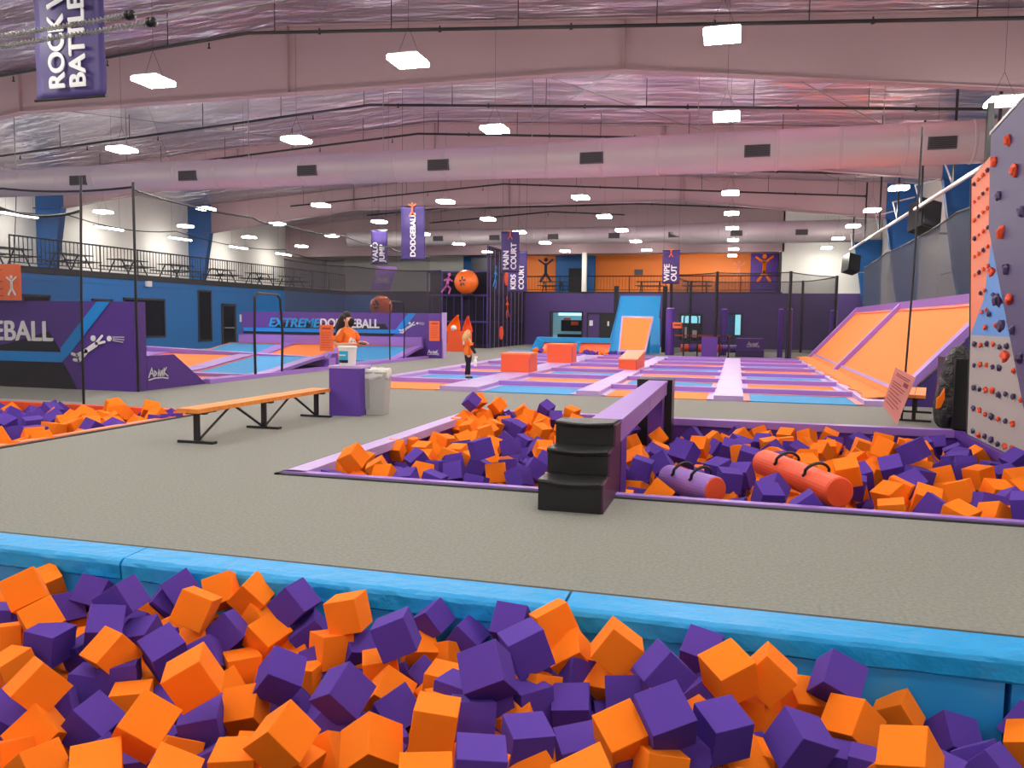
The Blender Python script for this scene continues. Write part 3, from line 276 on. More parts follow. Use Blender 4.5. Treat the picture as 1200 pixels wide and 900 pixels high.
RX = -11.75                                     # ridge of the building
XL, XR = -31.5, 8.0
def zr(x): return 9.4-.065*abs(x-RX)           # underside of the roof

# ------------------------------------------------------------------ setting: floor with the pits left open
PITS = [(-8.6,3.2,1.7,4.62), (-4.57,3.5,7.42,13.82), (-15.6,-8.7,5.9,11.9)]
bm = B(); xs = sorted({XL,XR,*[p[0] for p in PITS],*[p[1] for p in PITS]}); ys = sorted({-7,66,*[p[2] for p in PITS],*[p[3] for p in PITS]})
for i in range(len(xs)-1):
    for j in range(len(ys)-1):
        cx, cy = (xs[i]+xs[i+1])/2, (ys[j]+ys[j+1])/2
        if any(a < cx < b and c < cy < d for a,b,c,d in PITS): continue
        box(bm, (xs[i],ys[j],-.03), (xs[i+1],ys[j+1],0))
struct('floor', bm, M['carpet'])
bm = B()
for a,b,c,d in PITS:
    box(bm, (a-.05,c-.05,-.9), (b+.05,d+.05,-.85))
struct('pit_floor', bm, M['dark'])
bm = B()
for a,b,c,d in PITS:
    for q in (((a-.06,c-.06,-.9),(a-.01,d+.06,-.03)), ((b+.01,c-.06,-.9),(b+.06,d+.06,-.03)), ((a-.06,c-.06,-.9),(b+.06,c-.01,-.03)), ((a-.06,d+.01,-.9),(b+.06,d+.06,-.03))): box(bm, *q)
struct('pit_wall', bm, M['dark'])
bm = B()
for a,b,c,d in PITS:
    for q in (((a-.06,c-.05,0),(a,d+.06,.014)), ((b,c-.05,0),(b+.06,d+.06,.014)), ((a-.06,c-.05,0),(b+.06,c,.014)), ((a-.06,d,0),(b+.06,d+.09,.014))): box(bm, *q)
struct('floor_trim', bm, M['edge'])

# roof: foil insulation on two slopes
bm = B()
for x0, x1 in ((XL-.3,RX),(RX,XR+.3)):
    prism(bm, [(x0,-7,zr(x0)),(x1,-7,zr(x1)),(x1,-7,zr(x1)+.15),(x0,-7,zr(x0)+.15)], (0,73,0))
struct('ceiling', bm, M['foil'])

# rigid frames
FR = [-1.9, 8.9, 19.7, 30.5, 41.3]
def flange(x):
    pts = [(-29.9,6.5),(-20.7,7.6),(-2.8,7.58),(6.5,6.5)]
    for (a,b),(c,d) in zip(pts,pts[1:]):
        if a <= x <= c: return b+(d-b)*(x-a)/(c-a)
    return 6.5
for y in FR:
    bm = B(); xs = [-30.6,-29.9,-25,-20.7,-16,RX,-7,-2.8,2,6.5,7.2]
    bot = [(x,y-.01,flange(x)) for x in xs]; top = [(x,y-.01,zr(x)-.03) for x in xs]
    for i in range(len(xs)-1):
        prism(bm, [bot[i],bot[i+1],top[i+1],top[i]], (0,.02,0))
        for P, dz in ((bot,0),(top,-.03)):
            a, b = P[i], P[i+1]
            prism(bm, [(a[0],y-.14,a[2]+dz),(b[0],y-.14,b[2]+dz),(b[0],y-.14,b[2]+dz+.03),(a[0],y-.14,a[2]+dz+.03)], (0,.28,0))
    for x in (-20.7,RX,-2.8): box(bm, (x-.01,y-.13,flange(x)), (x+.01,y+.13,zr(x)-.03))
    struct('ceiling_beam', bm, M['beam'])
    for s in (0,1):
        if s: P = [(6.5,6.55),(XR,6.55),(XR,0),(7.75,0),(7.0,3.4)]
        else: P = [(-29.9,6.55),(XL,6.55),(XL,0),(-31.2,0),(-30.5,3.4)]
        bm = B(); prism(bm, [(x,y-.02,z) for x,z in P], (0,.04,0))
        q = [P[3],P[4],P[0]]
        for (a,b),(c,d) in zip(q,q[1:]): prism(bm, [(a,y-.16,b),(c,y-.16,d),(c+(.04 if s else -.04),y-.16,d),(a+(.04 if s else -.04),y-.16,b)], (0,.32,0))
        box(bm, (min(P[0][0],P[1][0]),y-.16,6.5), (max(P[0][0],P[1][0]),y+.16,6.56))
        prism(bm, [(P[0][0],y-.02,6.56),(P[1][0],y-.02,6.56),(P[1][0],y-.02,zr(P[1][0])-.05),(P[0][0],y-.02,zr(P[0][0])-.05)], (0,.04,0))
        struct('wall_column', bm, M['bcol'])

# outer walls
struct('wall_column', pr([(6.5,51.7,6.55),(XR,51.7,6.55),(XR,51.7,0),(7.75,51.7,0),(7.0,51.7,3.4)], (0,.25,0)), M['bcol'])
struct('wall_left', bx((XL-.2,-7,0),(XL-.05,66,8.2)), M['white'])
struct('wall_right', bx((XR+.05,-7,0),(XR+.2,66,8.2)), M['wsid'])
struct('wall_rear', bx((XL,-7.2,0),(XR,-7,9.2)), M['white'])
# translucent wall lights high on the right wall
bm = B()
for y in (24.3,26.4,35.2): box(bm, (XR-.02,y,3.7), (XR+.06,y+1.8,5.0))
struct('window_1', bm, M['hous'])
# upper storey behind the back wall
struct('wall_back_upper', bx((XL,58.2,3.3),(2.6,58.4,8.9)), M['opaint'])
bm = B(); box(bm, (-12.9,57.9,3.5), (-10.0,58.15,6.3)); box(bm, (-20,57.9,3.5), (-16.4,58.15,6.3))
struct('wall_back_blue', bm, M['bcol'])
struct('wall_back_pale', bx((-31.4,57.8,3.5),(-20,58.1,8.2)), M['white'])
struct('door_4', bx((-11.9,57.8,3.5),(-10.6,57.92,5.4)), M['dark'])
bm = bx((-13.6,52,0),(-11.85,52.2,3.42), (-11.85,52,2.15),(-9.75,52.2,3.42), (-11.85,52,0),(-9.75,52.2,.45), (-9.75,52,0),(-9.45,52.2,3.42), (-9.45,52,2.15),(-7.7,52.2,3.42), (-7.7,52,0),(-.95,52.2,3.42), (-.95,52,0),(.28,52.2,.8), (-.95,52,2.15),(.28,52.2,3.42), (.28,52,0),(XR,52.2,3.42))
struct('wall_back', bm, M['pwall'])
struct('wall_back_left', bx((-26,52,0),(-13.6,52.2,3.45)), M['plum'])
struct('wall_back_white', bx((2.5,52,3.42),(XR,52.2,8.5)), M['white'])
struct('floor_upper_back', bx((XL,52,3.4),(2.6,58.4,3.5)), M['edge'])
struct('ceiling_upper_back', bx((XL,52.4,6.35),(2.6,58.4,6.45)), M['white'])
struct('wall_back_header', bx((XL,52,5.95),(2.6,52.3,9.0)), M['beam'])
struct('wall_column', bx((-9.78,51.7,3.5),(-9.5,52,6.0)), M['white'])
# window to the bright shop, a door pair, a blue-lit window
f = struct('window_2', bx((-11.9,51.95,.4),(-11.8,52.05,2.2), (-9.8,51.95,.4),(-9.7,52.05,2.2), (-11.9,51.95,2.12),(-9.7,52.05,2.2), (-11.9,51.95,.4),(-9.7,52.05,.5)), M['edge'])
obj('lit_room', bx((-12.2,54.2,.3),(-9.4,54.3,2.4), (-12.2,52.3,2.3),(-9.4,54.3,2.35)), mat('room_beyond', (190,215,225), .6, emit=((150,215,235), .12)), f)
obj('lit_strip', bx((-11.6,53.2,1.95),(-9.9,53.25,2.15)), mat('lit_strip', (170,225,235), .5, emit=((160,230,240), 1.2)), f)
obj('shelf', bx((-11.5,53.6,.9),(-10.1,54.1,1.65), (-11.7,53.4,.3),(-9.9,54.1,.7)), M['dark'], f)
obj('goods', bx((-11.3,53.5,1.66),(-10.9,53.9,1.8), (-10.8,53.5,1.3),(-10.3,53.62,1.55)), M['ored'], f)
d = struct('door_1', bx((-9.45,51.98,.0),(-9.35,52.06,2.15), (-7.8,51.98,0),(-7.7,52.06,2.15), (-9.4,51.98,2.05),(-7.7,52.06,2.15), (-8.62,51.98,0),(-8.54,52.06,2.1)), M['edge'])
obj('door_leaf', bx((-9.35,52.01,0),(-8.62,52.05,2.05)), M['pwall'], d); obj('door_leaf', bx((-8.54,52.01,0),(-7.8,52.05,2.05)), M['edge'], d)
obj('notice', bx((-9.28,51.97,1.3),(-9.05,52.0,1.65), (-8.1,51.97,1.3),(-7.98,52.0,1.6)), M['letter'], d)
f = struct('window_3', bx((-.97,51.95,.8),(-.9,52.05,2.15), (.2,51.95,.8),(.28,52.05,2.15), (-.97,51.95,2.1),(.28,52.05,2.18), (-.97,51.95,.78),(.28,52.05,.85), (-.2,51.95,.8),(-.13,52.05,2.1)), M['edge'])
obj('pane', bx((-.9,52.0,.85),(-.2,52.03,2.1)), M['bcol'], f)
obj('lit_pane', bx((-.13,52.0,.85),(.2,52.03,2.1)), mat('lit_window', (150,225,240), .5, emit=((140,225,245), 1.3)), f)
# second storey on the left
LX = -26
struct('wall_mezzanine', bx((LX-.2,-7,0),(LX,50.6,3.2), (LX-.02,-7,2.95),(LX+.03,50.6,3.0)), M['bwal'])
struct('wall_mezzanine_end', bx((-26.2,50.4,0),(-23.6,50.6,3.2)), M['bwal'])
struct('floor_mezzanine', bx((XL,-7,3.2),(LX+.05,58.4,3.46)), M['edge'])
for n,(y0,y1,z0,z1,nm) in enumerate([(24.4,25.7,1.0,2.4,'window'),(27.8,29.0,1.0,2.32,'window'),(29.6,32.3,.62,2.42,'window'),(34.7,35.8,.35,2.95,'window')]):
    f = struct('window_%d' % (n+4), bx((LX-.01,y0,z0),(LX+.03,y0+.09,z1), (LX-.01,y1-.09,z0),(LX+.03,y1,z1), (LX-.01,y0,z0),(LX+.03,y1,z0+.09), (LX-.01,y0,z1-.09),(LX+.03,y1,z1)), M['edge'])
    obj('pane', bx((LX-.005,y0+.08,z0+.08),(LX+.012,y1-.08,z1-.08)), M['glassd'], f)
d = struct('door_2', bx((LX,36.6,0),(LX+.04,36.75,2.3), (LX,37.7,0),(LX+.04,37.85,2.3), (LX,36.6,2.18),(LX+.04,37.85,2.3)), M['edge'])
obj('door_leaf', bx((LX,36.75,0),(LX+.02,37.7,2.2)), M['glassd'], d); obj('push_bar', bx((LX+.03,36.8,1.0),(LX+.07,37.65,1.08)), M['galv'], d)
tag(obj('notice_plate', bx((LX,38.2,1.35),(LX+.02,38.5,1.75)), M['letter']), 'small white notice on the blue wall beside the glass door', 'notice')
tag(obj('wall_speaker', bx((LX,31.0,2.95),(LX+.18,31.25,3.2)), M['hous'], bevel=.02), 'small white box speaker high on the blue wall', 'speaker')

# ------------------------------------------------------------------ roof fittings
def high_bay(name, label):
    t = thing(name, label, 'ceiling light', (0,0,0), 0, 'high bay lights under the roof')
    obj('housing', bx((-.26,-.26,.07),(.26,.26,.1), (-.1,-.1,.11),(.1,.1,.16)), M['hous'], t, bevel=.012)
    obj('lit_lens', bx((-.27,-.27,.0),(.27,.27,.07)), M['lens'], t)
    bm = B(); tube(bm, [(-.2,0,.13),(0,0,.6),(0,0,2.6)], .0035, 5); tube(bm, [(.2,0,.13),(0,0,.6)], .0035, 5)
    obj('hanging_wire', bm, M['steel'], t)
    return t
first = None
cols = [-26.0,-20.95,-15.75,-10.6,-5.5,-.36,4.85]
rows = [-2.5,2.6,7.75,13.0,18.05,23.5,28.6,33.9,39.2,44.75,50.3]
for j, y in enumerate(rows):
    for i, x in enumerate(cols):
        if y > 48 and i in (0,1): continue
        z = 5.95
        where = 'above the mezzanine' if i == 0 else ('nearest the right wall' if i == 6 else '%s from the left' % ORD[i])
        k = j-3
        lab = 'white high bay light, %s, %s' % (where, ORD[k]+' row from the camera' if k >= 0 else 'in a row above the camera')
        if first is None: first = high_bay('high_bay_light', lab); first.location = (x,y,z); continue
        dup(first, (x,y,z), 0, lab)
dup(first, (-.45,55.2,5.95), 0, 'white high bay light above the upper floor behind the back wall')

st = thing('strip_light', 'white strip light close to the left outer wall, first from the camera', 'ceiling light', (-30.2,18,5.9), 0, 'strip lights along the left outer wall')
obj('lit_tube', bx((-.05,-.9,0),(.05,.9,.06)), M['lens'], st); obj('housing', bx((-.08,-.95,.06),(.08,.95,.12)), M['hous'], st)
obj('hanging_wire', tb([(0,.7,.12),(0,.7,2.2)], .004, 4), M['steel'], st); obj('hanging_wire', tb([(0,-.7,.12),(0,-.7,2.2)], .004, 4), M['steel'], st)
for k, y in enumerate((23.5,28.4,33.6,38.9,44.4,49.6)): dup(st, (-30.2,y,5.9), 0, 'white strip light close to the left outer wall, %s from the camera' % ORD[k+1])

def pipe(y, x0, x1, which, z0=8.55):
    t = thing('sprinkler_pipe', 'thin black sprinkler pipe under the foil roof, %s from the camera' % which, 'pipe', (0,0,0), 0, 'sprinkler pipes under the roof')
    xs = [x0]+([RX] if x0 < RX < x1 else [])+[x1]
    obj('pipe_run', tb([(x,y,z0-.065*abs(x-RX)) for x in xs], .04, 8), M['steel'], t)
    x = x0+.8
    while x < x1:
        z = z0-.065*abs(x-RX)
        obj('hanger', tb([(x,y,z-.03),(x,y,zr(x)-.02)], .012, 5), M['steel'], t)
        obj('sprinkler_head', lathe([(.02,-.14),(.045,-.13),(.015,-.09),(.02,-.0)], 8, (x+1.2,y,z)), M['steel'], t)
        x += 3.05
for n,(y,x0,x1) in enumerate([(17.78,-24,6.3),(24.56,-28,6.3),(28.72,-27,6.0),(34.6,-22,6),(40.18,-24,5.5),(45.6,-22,6),(50.95,-20,-7)]): pipe(y, x0, x1, ORD[n])
# rod braces crossing in the bays
for n,(y0,y1) in enumerate(((19.9,30.3),(30.7,41.1))):
    for k, (xa, xb) in enumerate(((-8,-1.5),(-24,-17),(-1,5))):
        bm = B()
        tube(bm, [(xa,y0,zr(xa)-.22),(xb,y1,zr(xb)-.22)], .014, 5); tube(bm, [(xb,y0,zr(xb)-.22),(xa,y1,zr(xa)-.22)], .014, 5)
        struct('ceiling_brace', bm, M['galv'])

def duct(y, z, x0, x1, ra, rb, xs, gx, label, gr=None):
    t = thing('air_duct', label, 'duct')
    pts = []; x = x0
    while x < x1:
        r = ra if x < xs-.4 else (rb if x > xs+.4 else (ra+rb)/2)
        pts += [(r,x),(r+.012,x+.02),(r+.012,x+.06),(r,x+.08)]; x += 1.52
    obj('duct_tube', lathe([(q,xx) for q,xx in pts], 56, (0,y,z), 'x'), M['duct'], t)
    for x in gx:
        r = (ra if x < xs else rb)
        g = obj('vent_grille', bx((x-.32,y-r-.03,z-.24),(x+.32,y-r+.2,z+.06)), M['grille'], t, bevel=.01)
        bm = B()
        for k in range(6): box(bm, (x-.29,y-r-.045,z-.21+k*.045), (x+.29,y-r-.03,z-.19+k*.045))
        obj('louvre', bm, M['edge'], g)
    x = x0+1
    while x < x1:
        r = ra if x < xs else rb
        obj('hanging_strap', bx((x-.008,y-.01,z+r),(x+.008,y+.01,zr(x))), M['galv'], t); x += 4.57
duct(22.5, 6.13, -29.6, 7.9, .46, .52, -5.0, [-21,-16.8,-12.6,-8.4,-3.95,.35,4.65], 'large round metal air duct crossing the hall between the front roof beams')
duct(47.2, 6.62, -24, 6.6, .47, .6, -3.2, [-21.5,-17.8,-14.2,-10.6,-7,-3.6,-.2,3.2], 'large round metal air duct crossing near the back wall')

# coloured wash lamps without fixtures, unseen, that light the roof from below
def wash(x, y, z, c, e, tilt=0, spread=150):
    l = bpy.data.lights.new('wash_lamp', 'SPOT'); l.energy = e; l.color = c; l.spot_size = R(spread); l.spot_blend = 1; l.shadow_soft_size = .15
    o = bpy.data.objects.new('wash_lamp', l); COL.objects.link(o); o.location = (x,y,z); o.rotation_euler = (PI+R(tilt),0,0)
PK, BL, OR, MG = (1,.33,.62), (.45,.55,1), (1,.35,.28), (.9,.4,1)
for x, c, k in ((-26,BL,.5),(-20.5,(.85,.8,1),.6),(-15,MG,.7),(-9,MG,.9),(-3.5,PK,1.2),(1.5,PK,1.2),(4.5,OR,.8)):
    wash(x, 21.6, 6.95, c, WASH*k)
    wash(x, 32.6, 6.9, c if x > -18 else (1,.8,.8), WASH*k*1.1)
for x, c, k in ((-20,(1,.8,.85),.4),(-13,PK,.6),(-6,PK,1),(1,PK,1.1),(5,OR,.6)): wash(x, 43.5, 6.9, c, WASH*k)
for x, c, k in ((-14,(.75,.6,.9),.6),(-7,PK,.9),(-1,PK,1.0),(4,(1,.55,.65),.8)): wash(x, 11.0, 7.0, c, WASH*k)
# ------------------------------------------------------------------ near pit: blue pads
def rollpad(x0, x1, label, nm='pit_edge_pad'):
    t = thing(nm, label, 'padding', (0,0,0), 0, 'blue pads along the near pit')
    g = .008
    prof = [(4.62,-.01),(4.62,.03),(4.605,.04),(4.385,.03),(4.36,.012),(4.35,-.01),(4.355,-.1),(4.37,-.115),(4.62,-.115)]
    n = 40; bm = B(); L = []
    for i in range(n+1):
        x = x0+g+(x1-x0-2*g)*i/n
        L.append([bm.verts.new((x, y+(random.uniform(-.004,.004) if 4 < k < 8 else 0), z+(random.uniform(-.003,.003) if 2 < k < 8 else 0))) for k,(y,z) in enumerate(prof)])
    for a, b in zip(L, L[1:]):
        for k in range(len(prof)): bm.faces.new((a[k],a[(k+1)%len(prof)],b[(k+1)%len(prof)],b[k]))
    bm.faces.new(L[0]); bm.faces.new(L[-1][::-1])
    obj('top_roll', bm, M['blue'], t)
    return t
for x0,x1,l in ((-8.5,-3.9,'long bright blue roll pad at the far left of the near pit edge'),(-3.9,-.9,'bright blue roll pad in the middle of the near pit edge'),(-.9,3.1,'bright blue wrinkled roll pad at the right of the near pit edge')): rollpad(x0,x1,l)
for x0,x1,l in ((-8.5,-6.2,'blue wall pad at the left end below the near pit edge'),(-6.2,-3.9,'blue wall pad behind the left orange and purple cubes'),(-3.9,-1.3,'blue wall pad behind the middle of the near foam pit'),(-1.3,1.34,'broad blue wall pad left of the seam in the near pit'),(1.36,3.15,'blue wall pad at the right end of the near pit')):
    t = thing('pit_wall_pad', l, 'padding', (0,0,0), 0, 'blue wall pads of the near pit')
    obj('pad', bx((x0+.006,4.37,-.8),(x1-.006,4.6,-.112)), M['blue2'], t, bevel=.025, seg=3)

# rims of the centre and left pits
def rim(label, a, b, w, mt, side, mi, group, depth=.6):
    """light top pad from a to b (floor points) with the inner wall pad below; side = unit vector towards the pit"""
    a = Vector(a+(0,)); b = Vector(b+(0,)); s = Vector(side+(0,)); d = (b-a).normalized()
    t = thing('padded_border', label, 'padding', (0,0,0), 0, group)
    obj('top_pad', pr([a+Vector((0,0,-.08)), a+Vector((0,0,.03)), a+s*w+Vector((0,0,.03)), a+s*w+Vector((0,0,-.08))], b-a), mt, t, bevel=.014, seg=3)
    L = (b-a).length; n = max(1,round(L/2)); 
    for i in range(n):
        p = a+d*(L*i/n+.01)+s*(w*.35); q = d*(L/n-.02)
        obj('wall_pad', pr([p+Vector((0,0,-depth)), p+Vector((0,0,-.09)), p+s*w*.45+Vector((0,0,-.09)), p+s*w*.45+Vector((0,0,-depth))], q), mi, t, bevel=.012)
g = 'purple rims of the centre pit'
rim('purple rim below the climbing wall at the right of the centre foam pit', (3.5,7.42), (3.5,13.8), .24, M['pur'], (-1,0), M['pur'], g)
rim('lavender rim along the near side of the centre foam pit', (-4.57,7.42), (3.4,7.42), .1, M['lav'], (0,1), M['pur'], g)
rim('lavender rim along the left side of the centre foam pit', (-4.57,7.44), (-4.57,13.8), .24, M['lav2'], (1,0), M['pur'], g)
rim('lavender rim along the far side of the centre foam pit', (-4.55,13.82), (3.45,13.82), .22, M['lav'], (0,-1), M['pur'], g)
g = 'orange rims of the left pit'
rim('salmon orange rim along the right side of the left foam pit', (-8.7,6), (-8.7,11.9), .12, mat('salmon_vinyl', (246,150,110), .45), (-1,0), M['ored'], g)
rim('red orange rim along the far side of the left foam pit', (-15.5,11.9), (-8.72,11.9), .16, M['ored'], (0,-1), M['ored'], g)

# ------------------------------------------------------------------ foam cubes
def cube_mesh(m):
    bm = B(); bmesh.ops.create_cube(bm, size=1)
    bmesh.ops.bevel(bm, geom=bm.edges[:], offset=.018, segments=2, affect='EDGES', profile=.5)
    me = bpy.data.meshes.new('foam_cube'); bm.to_mesh(me); bm.free(); me.materials.append(m); return me
CM = {'o': cube_mesh(M['ofoam']), 'p': cube_mesh(M['pfoam'])}
WHERE = {'n': 'in the near pit below the blue pads', 'c': 'in the centre pit behind the black steps', 'l': 'in the orange edged pit on the left', 'f': 'in the low heap before the blue bench at the back'}
loose = {}
for rec in CUBES.split(';'):
    c, p, ind = rec[0], rec[1], rec[2] == '1'
    x,y,z,a,b,e,s = [int(v) for v in rec[3:].split()]
    mtx = Matrix.LocRotScale(Vector((x/500,y/500,z/500)), Euler((R(a),R(b),R(e))), Vector((s/1000,)*3))
    cn = 'orange' if c == 'o' else 'purple'
    if ind:
        o = bpy.data.objects.new(cn+'_foam_cube', CM[c]); COL.objects.link(o); o.matrix_world = mtx
        tag(o, '%s foam cube lying loose %s' % (cn, WHERE[p]), 'foam cube', '%s foam cubes %s' % (cn, WHERE[p]))
    else: loose.setdefault(c, []).append(mtx)
for c, L in loose.items():
    bm = B()
    for mtx in L: bmesh.ops.create_cube(bm, size=1, matrix=mtx)
    cn = 'orange' if c == 'o' else 'purple'
    o = obj('loose_foam_cubes', bm, M[c+'foam'])
    tag(o, 'small far %s foam cubes half hidden among the heaps in the pits' % cn, 'foam cubes'); o['kind'] = 'stuff'

# ------------------------------------------------------------------ steps, beam and block in the centre pit
t = thing('padded_steps', 'black vinyl padded steps of three treads at the edge of the centre pit', 'steps')
x0, x1 = -1.62, -1.07
lev = [(6.7,7.05,.27),(7.05,7.38,.49),(7.38,7.72,.70)]
for i,(a,b,h) in enumerate(lev):
    bm = B(); nx = 10; z0 = -.12 if i else 0
    prof = [(a+.012,z0),(a+.012,h-.04),(a-.022,h-.03),(a-.03,h-.005),(a-.01,h+.008),(b,h),(b,z0)]
    L = []
    for k in range(nx+1):
        u = k/nx; sag = -.018*math.sin(PI*u); x = x0+(x1-x0)*u
        L.append([bm.verts.new((x,y,z+(sag if 1 <= j <= 4 else 0))) for j,(y,z) in enumerate(prof)])
    for p,q in zip(L,L[1:]):
        for j in range(len(prof)): bm.faces.new((p[j],p[(j+1)%7],q[(j+1)%7],q[j]))
    bm.faces.new(L[0]); bm.faces.new(L[-1][::-1])
    obj('step', bm, M['blk'], t, bevel=.006)
obj('side_panel', pr([(x1,6.72,0),(x1,6.72,.25),(x1,7.06,.26),(x1,7.06,.47),(x1,7.39,.48),(x1,7.39,.68),(x1,7.72,.68),(x1,7.72,0)], (.02,0,0)), mat('wine_vinyl', (78,36,66), .45), t)
t = thing('balance_beam', 'long padded lavender balance beam across the centre foam pit', 'balance beam')
obj('beam_top', bx((-1.34,7.73,.66),(-1.04,13.05,.7)), M['lav'], t, bevel=.018, seg=3)
obj('beam_body', bx((-1.33,7.73,.48),(-1.05,10.4,.655)), M['lav'], t, bevel=.012)
obj('beam_body', bx((-1.33,10.42,.48),(-1.05,13.05,.655)), M['lav'], t, bevel=.012)
for y in (8.0,12.6): obj('leg', bx((-1.3,y,-.7),(-1.08,y+.42,.48)), M['pur'], t, bevel=.012)
t = thing('padded_block', 'black padded block standing behind the far end of the lavender beam', 'block')
obj('block_body', bx((-1.53,13.07,-.5),(-.97,13.6,.71)), M['blk'], t, bevel=.03, seg=3)

def roller(name, label, a, b, r, m, mend, straps):
    t = thing(name, label, 'foam roller')
    a = Vector(a); b = Vector(b); d = (b-a).normalized()
    obj('body', tb([a-d*.0,a+d*.01,b-d*.01,b], [r*.93,r,r,r*.93], 28), m, t, smooth=False)
    for e, s in ((a,-1),(b,1)): obj('end_cap', tb([e, e+d*s*.008], [r*.96,r*.9], 28), mend, t)
    for f in straps:
        c = a+(b-a)*f; side = d.cross(Vector((0,0,1))).normalized()
        pts = []
        for k in range(13):
            q = -1.1+2.2*k/12; rr = r+.012+(.05*math.cos(q*1.3) if abs(q) < .9 else 0)
            pts.append(c+side*math.sin(q)*rr+Vector((0,0,1))*math.cos(q)*rr+d*.05*math.sin(k/12*PI))
        obj('handle', tb(pts, .016, 6), M['steel'], t)
    return t
roller('foam_roller', 'short thick lavender roller with an orange end and black handles in the pit', (-.64,8.4,.03), (-.15,7.85,.04), .135, M['lav'], M['ored'], (.3,.68))
roller('foam_roller', 'long orange roller with black handles lying across the centre pit', (.35,9.56,.05), (.99,8.13,.04), .15, M['ored'], M['ored'], (.33,.72))

# ------------------------------------------------------------------ main trampoline court
XC = [(-8.7,-6.55),(-5.65,-3.36),(-2.85,-.43),(.17,2.5)]
XS = [(-9.05,-8.7),(-6.55,-5.65),(-3.36,-2.85),(-.43,.17),(2.5,2.98)]
YB = [19.3,22.3,25.2,28.2,31.1,34.0]; Y0, Y1 = 17.32, 35.7
cn = ['left','centre left','centre right','right']
ys = [Y0+0.02]+YB+[Y1]
for i,(a,b) in enumerate(XC):
    for j in range(len(ys)-1):
        y0 = ys[j]+(.17 if j else 0); y1 = ys[j+1]-.17
        c = 'o' if (i+j) % 2 == 0 else 'b'
        nm = {'o':'orange','b':'blue'}[c]
        t = thing('court_trampoline', '%s trampoline in the %s column, %s row of the court' % (nm, cn[i], ORD[j]), 'trampoline', (0,0,0), 0, 'trampolines of the main court')
        obj('bed', bx((a+.03,y0,.004),(b-.03,y1,.02)), M[c+'bed'], t)
        bm = B()
        for q in (((a,y0,.0),(a+.14,y1,.028)),((b-.14,y0,.0),(b,y1,.028)),((a,y1-.14,.0),(b,y1,.029))): box(bm, *q)
        obj('spring_cover', bm, M['lav2'] if (i+j) % 3 else M['pink'], t)
for i,(a,b) in enumerate(XC):
    for j, y in enumerate(YB+[Y1-.02]):
        t = thing('court_bar_pad', 'round edged lavender pad behind the %s row of the %s column' % (ORD[j], cn[i]), 'padding', (0,0,0), 0, 'bar pads between the trampolines')
        obj('pad', bx((a-.02,y-.17,.01),(b+.02,y+.17,.13)), M['lav'], t, bevel=.05, seg=3)
sn = ['at the left border','between the left and centre left columns','between the two centre columns','forming the wide aisle','at the foot of the wall trampolines']
for i,(a,b) in enumerate(XS):
    for j in range(len(ys)-1):
        t = thing('court_aisle_pad', 'flat pale lavender pad %s beside the %s row' % (sn[i], ORD[j]), 'padding', (0,0,0), 0, 'aisle pads of the main court')
        obj('pad', bx((a,ys[j]+.01,.0),(b,ys[j+1]-.01,.11)), M['lav2'], t, bevel=.02, seg=2)

def hblock(label, x0, x1, y0, y1, h, wedge=0):
    t = thing('vault_block', label, 'block', (0,0,0), 0)
    if wedge: bm = pr([(x0,y0,.11),(x0,y0,h-.14),(x0,y1,h+.06),(x0,y1,.11)], (x1-x0,0,0))
    else: bm = bx((x0,y0,.11),(x1,y1,h-.05))
    obj('block_body', bm, M['ovin'], t, bevel=.015)
    if wedge: bm = pr([(x0-.02,y0-.02,h-.14),(x0-.02,y0-.02,h-.1),(x0-.02,y1,h+.1),(x0-.02,y1,h+.06)], (x1-x0+.04,0,0))
    else: bm = bx((x0-.02,y0-.02,h-.05),(x1+.02,y1+.02,h))
    obj('lid', bm, mat('light_orange_vinyl', (250,140,84), .45), t, bevel=.01)
    obj('seam', bx((x1-.02,y0-.012,.12),(x1-.012,y0+.0,h-.14)), M['pur'], t)
hblock('square orange padded block on the court, nearest of the two', -6.66, -5.78, 22.7, 23.6, .67)
hblock('square orange padded block on the court, further from the camera', -6.62, -5.68, 28.5, 29.3, .8)
hblock('orange padded wedge block in front of the tall orange ramp', -3.57, -3.0, 25.4, 27.6, .55, 1)

